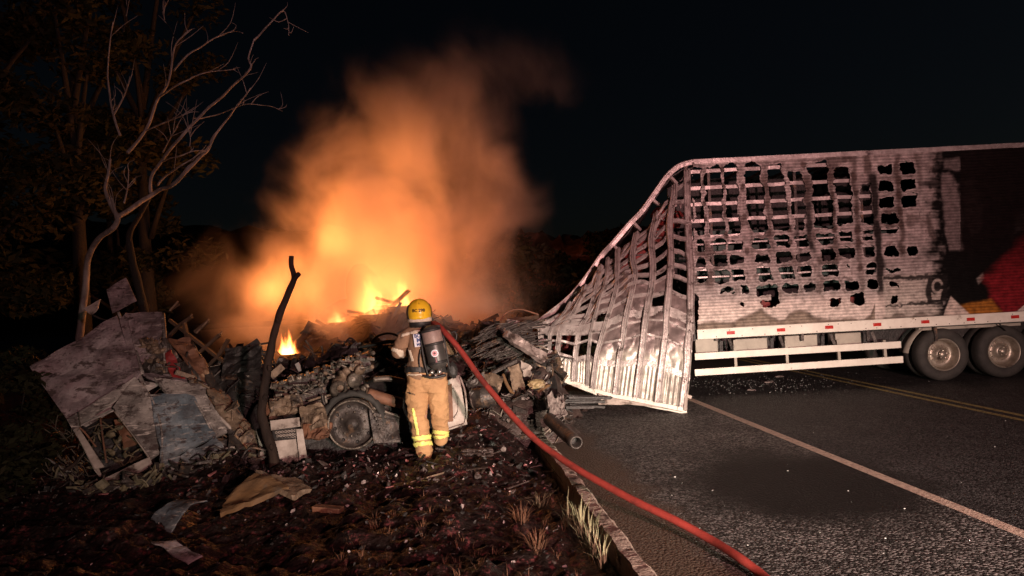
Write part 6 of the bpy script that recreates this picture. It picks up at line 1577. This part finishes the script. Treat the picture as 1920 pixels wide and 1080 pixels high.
# earth bank far behind
hb, fb = heap('earth_bank', [(930, 470), (985, 436), (1030, 442), (1065, 446), (1110, 440), (1200, 436), (1300, 440), (1500, 450)], 31, 5, M['clay'], 340, .5, -.4, .3, 'structure')
hl, fl = heap('hill', [(-300, 420), (0, 400), (300, 430), (700, 440), (1000, 470), (1400, 470), (2000, 470), (2600, 500)], 120, 25, M['far_ground'], 350, 2.0, -1, 2.5, 'structure')

# ------------------------------------------------------------------ fire and smoke
def vol_math(N, L, op, a, b=None, clamp=False):
    q = N.new('ShaderNodeMath'); q.operation = op; q.use_clamp = clamp
    for i, v in enumerate((a, b)):
        if v is None: continue
        if isinstance(v, (int, float)): q.inputs[i].default_value = v
        else: L.new(v, q.inputs[i])
    return q.outputs[0]
YS = 15.7
prof = [(680, 520, 1010), (640, 470, 1015), (600, 440, 1020), (560, 425, 1015), (520, 425, 1000), (480, 445, 985), (430, 480, 975), (380, 505, 970), (320, 535, 985), (260, 560, 1015), (200, 600, 1040), (150, 640, 1050), (100, 665, 1030), (60, 690, 1000), (20, 710, 960)]
rows_ = []
for (y, x0, x1) in prof:
    a = P(x0, y, YS); b = P(x1, y, YS); rows_.append(((a.z + b.z) / 2, (a.x + b.x) / 2, (b.x - a.x) / 2))
rows_.sort()
zz0, zz1 = rows_[0][0], rows_[-1][0]
vs = []; fs = []; n = 40
for (z, c, r) in rows_:
    for k in range(n):
        q = 2 * pi * k / n; w_ = 1.36 + .05 * mnoise.noise(Vector((cos(q) * 2, sin(q) * 2, z)))
        vs.append((c + r * w_ * cos(q), YS + min(r, 3.4) * w_ * sin(q), z))
for i in range(len(rows_) - 1):
    for k in range(n): k2 = (k + 1) % n; fs.append((i * n + k, i * n + k2, (i + 1) * n + k2, (i + 1) * n + k))
fs.append(tuple(range(n))[::-1]); fs.append(tuple((len(rows_) - 1) * n + k for k in range(n)))
me = bpy.data.meshes.new('smoke'); me.from_pydata(vs, [], fs); me.update()
m = bpy.data.materials.new('smoke'); m.use_nodes = True; N = m.node_tree.nodes; L = m.node_tree.links
N.remove(N['Principled BSDF'])
pv = N.new('ShaderNodeVolumePrincipled'); L.new(pv.outputs[0], N['Material Output'].inputs['Volume'])
pv.inputs['Color'].default_value = (.84, .71, .62, 1); pv.inputs['Anisotropy'].default_value = .1
tc = N.new('ShaderNodeTexCoord'); sx = N.new('ShaderNodeSeparateXYZ'); L.new(tc.outputs['Object'], sx.inputs[0])
nrmz = N.new('ShaderNodeMapRange'); nrmz.inputs[1].default_value = zz0; nrmz.inputs[2].default_value = zz1; L.new(sx.outputs[2], nrmz.inputs[0])
def fcurve(vals, lo, hi):
    c = N.new('ShaderNodeFloatCurve'); cv = c.mapping.curves[0]; pts_ = [((z - zz0) / (zz1 - zz0), (v - lo) / (hi - lo)) for z, v in vals]
    cv.points[0].location = pts_[0]; cv.points[-1].location = pts_[-1]
    for p_2 in pts_[1:-1]: cv.points.new(*p_2)
    c.mapping.update(); L.new(nrmz.outputs[0], c.inputs['Value'])
    mr = N.new('ShaderNodeMapRange'); mr.inputs[3].default_value = lo; mr.inputs[4].default_value = hi; L.new(c.outputs[0], mr.inputs[0]); return mr.outputs[0]
cz = fcurve([(z, c) for z, c, r in rows_], -4, 2); rz = fcurve([(z, r) for z, c, r in rows_], 0, 5)
ry = vol_math(N, L, 'MINIMUM', rz, 3.4)
VM = lambda op, a, b=None, clamp=False: vol_math(N, L, op, a, b, clamp)
# billowing: noise stretched upwards, advected sideways
mp = N.new('ShaderNodeMapping'); mp.inputs['Scale'].default_value = (1, 1, .75); mp.inputs['Rotation'].default_value = (0, radians(14), 0); L.new(tc.outputs['Object'], mp.inputs[0])
nz = N.new('ShaderNodeTexNoise'); nz.inputs['Scale'].default_value = .60; nz.inputs['Detail'].default_value = 7; nz.inputs['Roughness'].default_value = .55; nz.inputs['Distortion'].default_value = .5; L.new(mp.outputs[0], nz.inputs['Vector'])
dx = VM('DIVIDE', VM('SUBTRACT', sx.outputs[0], cz), rz); dy = VM('DIVIDE', VM('SUBTRACT', sx.outputs[1], YS), ry)
d = VM('SQRT', VM('ADD', VM('MULTIPLY', dx, dx), VM('MULTIPLY', dy, dy)))
body_ = VM('ADD', VM('SUBTRACT', .97, d), VM('MULTIPLY', VM('SUBTRACT', nz.outputs['Fac'], .5), 4.4))
den = N.new('ShaderNodeMapRange'); den.interpolation_type = 'SMOOTHSTEP'; den.inputs[1].default_value = .0; den.inputs[2].default_value = 1.1; den.inputs[3].default_value = 0; den.inputs[4].default_value = 1; L.new(body_, den.inputs[0])
shell = VM('MULTIPLY', VM('SUBTRACT', 1.34, d), 2.0, True)
fall = fcurve([(zz0, 1.7), (zz0 + (zz1 - zz0) * .12, 1.5), (zz0 + (zz1 - zz0) * .28, 1.0), (zz0 + (zz1 - zz0) * .5, .60), (zz0 + (zz1 - zz0) * .72, .24), (zz0 + (zz1 - zz0) * .88, .03), (zz1, 0.0)], 0, 2)
L.new(VM('MULTIPLY', VM('MULTIPLY', VM('MULTIPLY', den.outputs[0], fall), shell), 1.05), pv.inputs['Density'])
me.materials.append(m)
smoke = bpy.data.objects.new('smoke', me); COL.objects.link(smoke); tag(smoke, 'billowing smoke lit orange by the fire', kind='stuff')
m.volume_intersection_method = 'FAST' if hasattr(m, 'volume_intersection_method') else None
try: m.cycles.volume_step_rate = .25
except Exception as e_: print(e_)

def fire_and_fill_lamp(px, py, Y, en, r, c=(1, .325, .085)):
    d_ = bpy.data.lights.new('fire_and_fill_glow', 'POINT'); d_.energy = en; d_.color = c; d_.shadow_soft_size = r
    o = bpy.data.objects.new('fire_and_fill_glow', d_); COL.objects.link(o); o.location = P(px, py, Y)
for (x, y, Y, en, r) in ((685, 560, 14.9, 230, .35), (680, 540, 16.0, 280, .5), (600, 535, 16.0, 190, .5), (745, 545, 15.0, 70, .3), (645, 470, 16.2, 300, .5), (715, 395, 16.7, 250, .5), (765, 290, 17.0, 75, .5), (520, 540, 15.8, 130, .4), (545, 630, 12.9, 12, .12)): fire_and_fill_lamp(x, y, Y, en, r)  # upper ones hang above the flames, added to brighten the smoke

def flame_mat(name, strength, cut):
    m_ = bpy.data.materials.new(name); m_.use_nodes = True
    N = m_.node_tree.nodes; L = m_.node_tree.links; N.remove(N['Principled BSDF'])
    em = N.new('ShaderNodeEmission'); L.new(em.outputs[0], N['Material Output'].inputs['Volume'])
    tc = N.new('ShaderNodeTexCoord'); sx = N.new('ShaderNodeSeparateXYZ'); L.new(tc.outputs['Generated'], sx.inputs[0])
    VM = lambda op, a, b=None, clamp=False: vol_math(N, L, op, a, b, clamp)
    mp = N.new('ShaderNodeMapping'); mp.inputs['Scale'].default_value = (1, 1, .32); L.new(tc.outputs['Object'], mp.inputs[0])
    nz = N.new('ShaderNodeTexNoise'); nz.inputs['Scale'].default_value = 5.0; nz.inputs['Detail'].default_value = 5; nz.inputs['Roughness'].default_value = .6; nz.inputs['Distortion'].default_value = 1.2; L.new(mp.outputs[0], nz.inputs['Vector'])
    dx = VM('SUBTRACT', sx.outputs[0], .5); dy = VM('SUBTRACT', sx.outputs[1], .5)
    rr = VM('SQRT', VM('ADD', VM('MULTIPLY', dx, dx), VM('MULTIPLY', dy, dy)))
    core = VM('SUBTRACT', VM('MULTIPLY', VM('SUBTRACT', 1.0, sx.outputs[2]), .46), rr)
    v = VM('MAXIMUM', VM('ADD', core, VM('MULTIPLY', VM('SUBTRACT', nz.outputs['Fac'], cut), 1.3)), 0)
    L.new(VM('MULTIPLY', v, strength), em.inputs['Strength'])
    cr = N.new('ShaderNodeValToRGB'); cr.color_ramp.elements[0].color = (1, .16, .02, 1); cr.color_ramp.elements[1].color = (1, .52, .14, 1); cr.color_ramp.elements[1].position = .35
    L.new(v, cr.inputs[0]); L.new(cr.outputs[0], em.inputs['Color'])
    return m_
M['flame'] = flame_mat('flame', 42.0, .57); M['bright_flame'] = flame_mat('bright_flame', 260.0, .50)
fire = empty('fire', P(700, 590, 14.6), 'orange fire burning behind the brown rear heap', 'fire')
def flame(px, py, Y, w, h_, parent, seed, mt):
    c = P(px, py, Y); vs = []; fs = []; n = 14; rows = 12
    for j in range(rows + 1):
        f = j / rows; r = w * (sin(pi * min(f * .72 + .22, 1)) ** .8) * (1 - f * .3) + .01
        for k in range(n):
            q = 2 * pi * k / n; vs.append(c + Vector((cos(q) * r + .18 * w * sin(f * 5 + seed), sin(q) * r, f * h_)))
    for j in range(rows):
        for k in range(n): k2 = (k + 1) % n; fs.append((j * n + k, j * n + k2, (j + 1) * n + k2, (j + 1) * n + k))
    fs.append(tuple(range(n))[::-1]); fs.append(tuple(rows * n + k for k in range(n)))
    MB().add(vs, fs, True).build('flame', M[mt], parent)
for k, (x, y, Y, w, hh) in enumerate(((688, 590, 13.9, .50, .95), (748, 574, 13.95, .42, .85), (776, 574, 13.95, .24, .42), (640, 604, 13.6, .36, .42), (716, 580, 13.95, .30, .6))): flame(x, y, Y, w, hh, fire, k, 'flame')
fire2 = empty('fire', P(541, 662, 12.4), 'small bright flame at the left end of the dark heap behind the charred sapling', 'fire')
flame(541, 664, 12.3, .21, .44, fire2, 2, 'bright_flame')
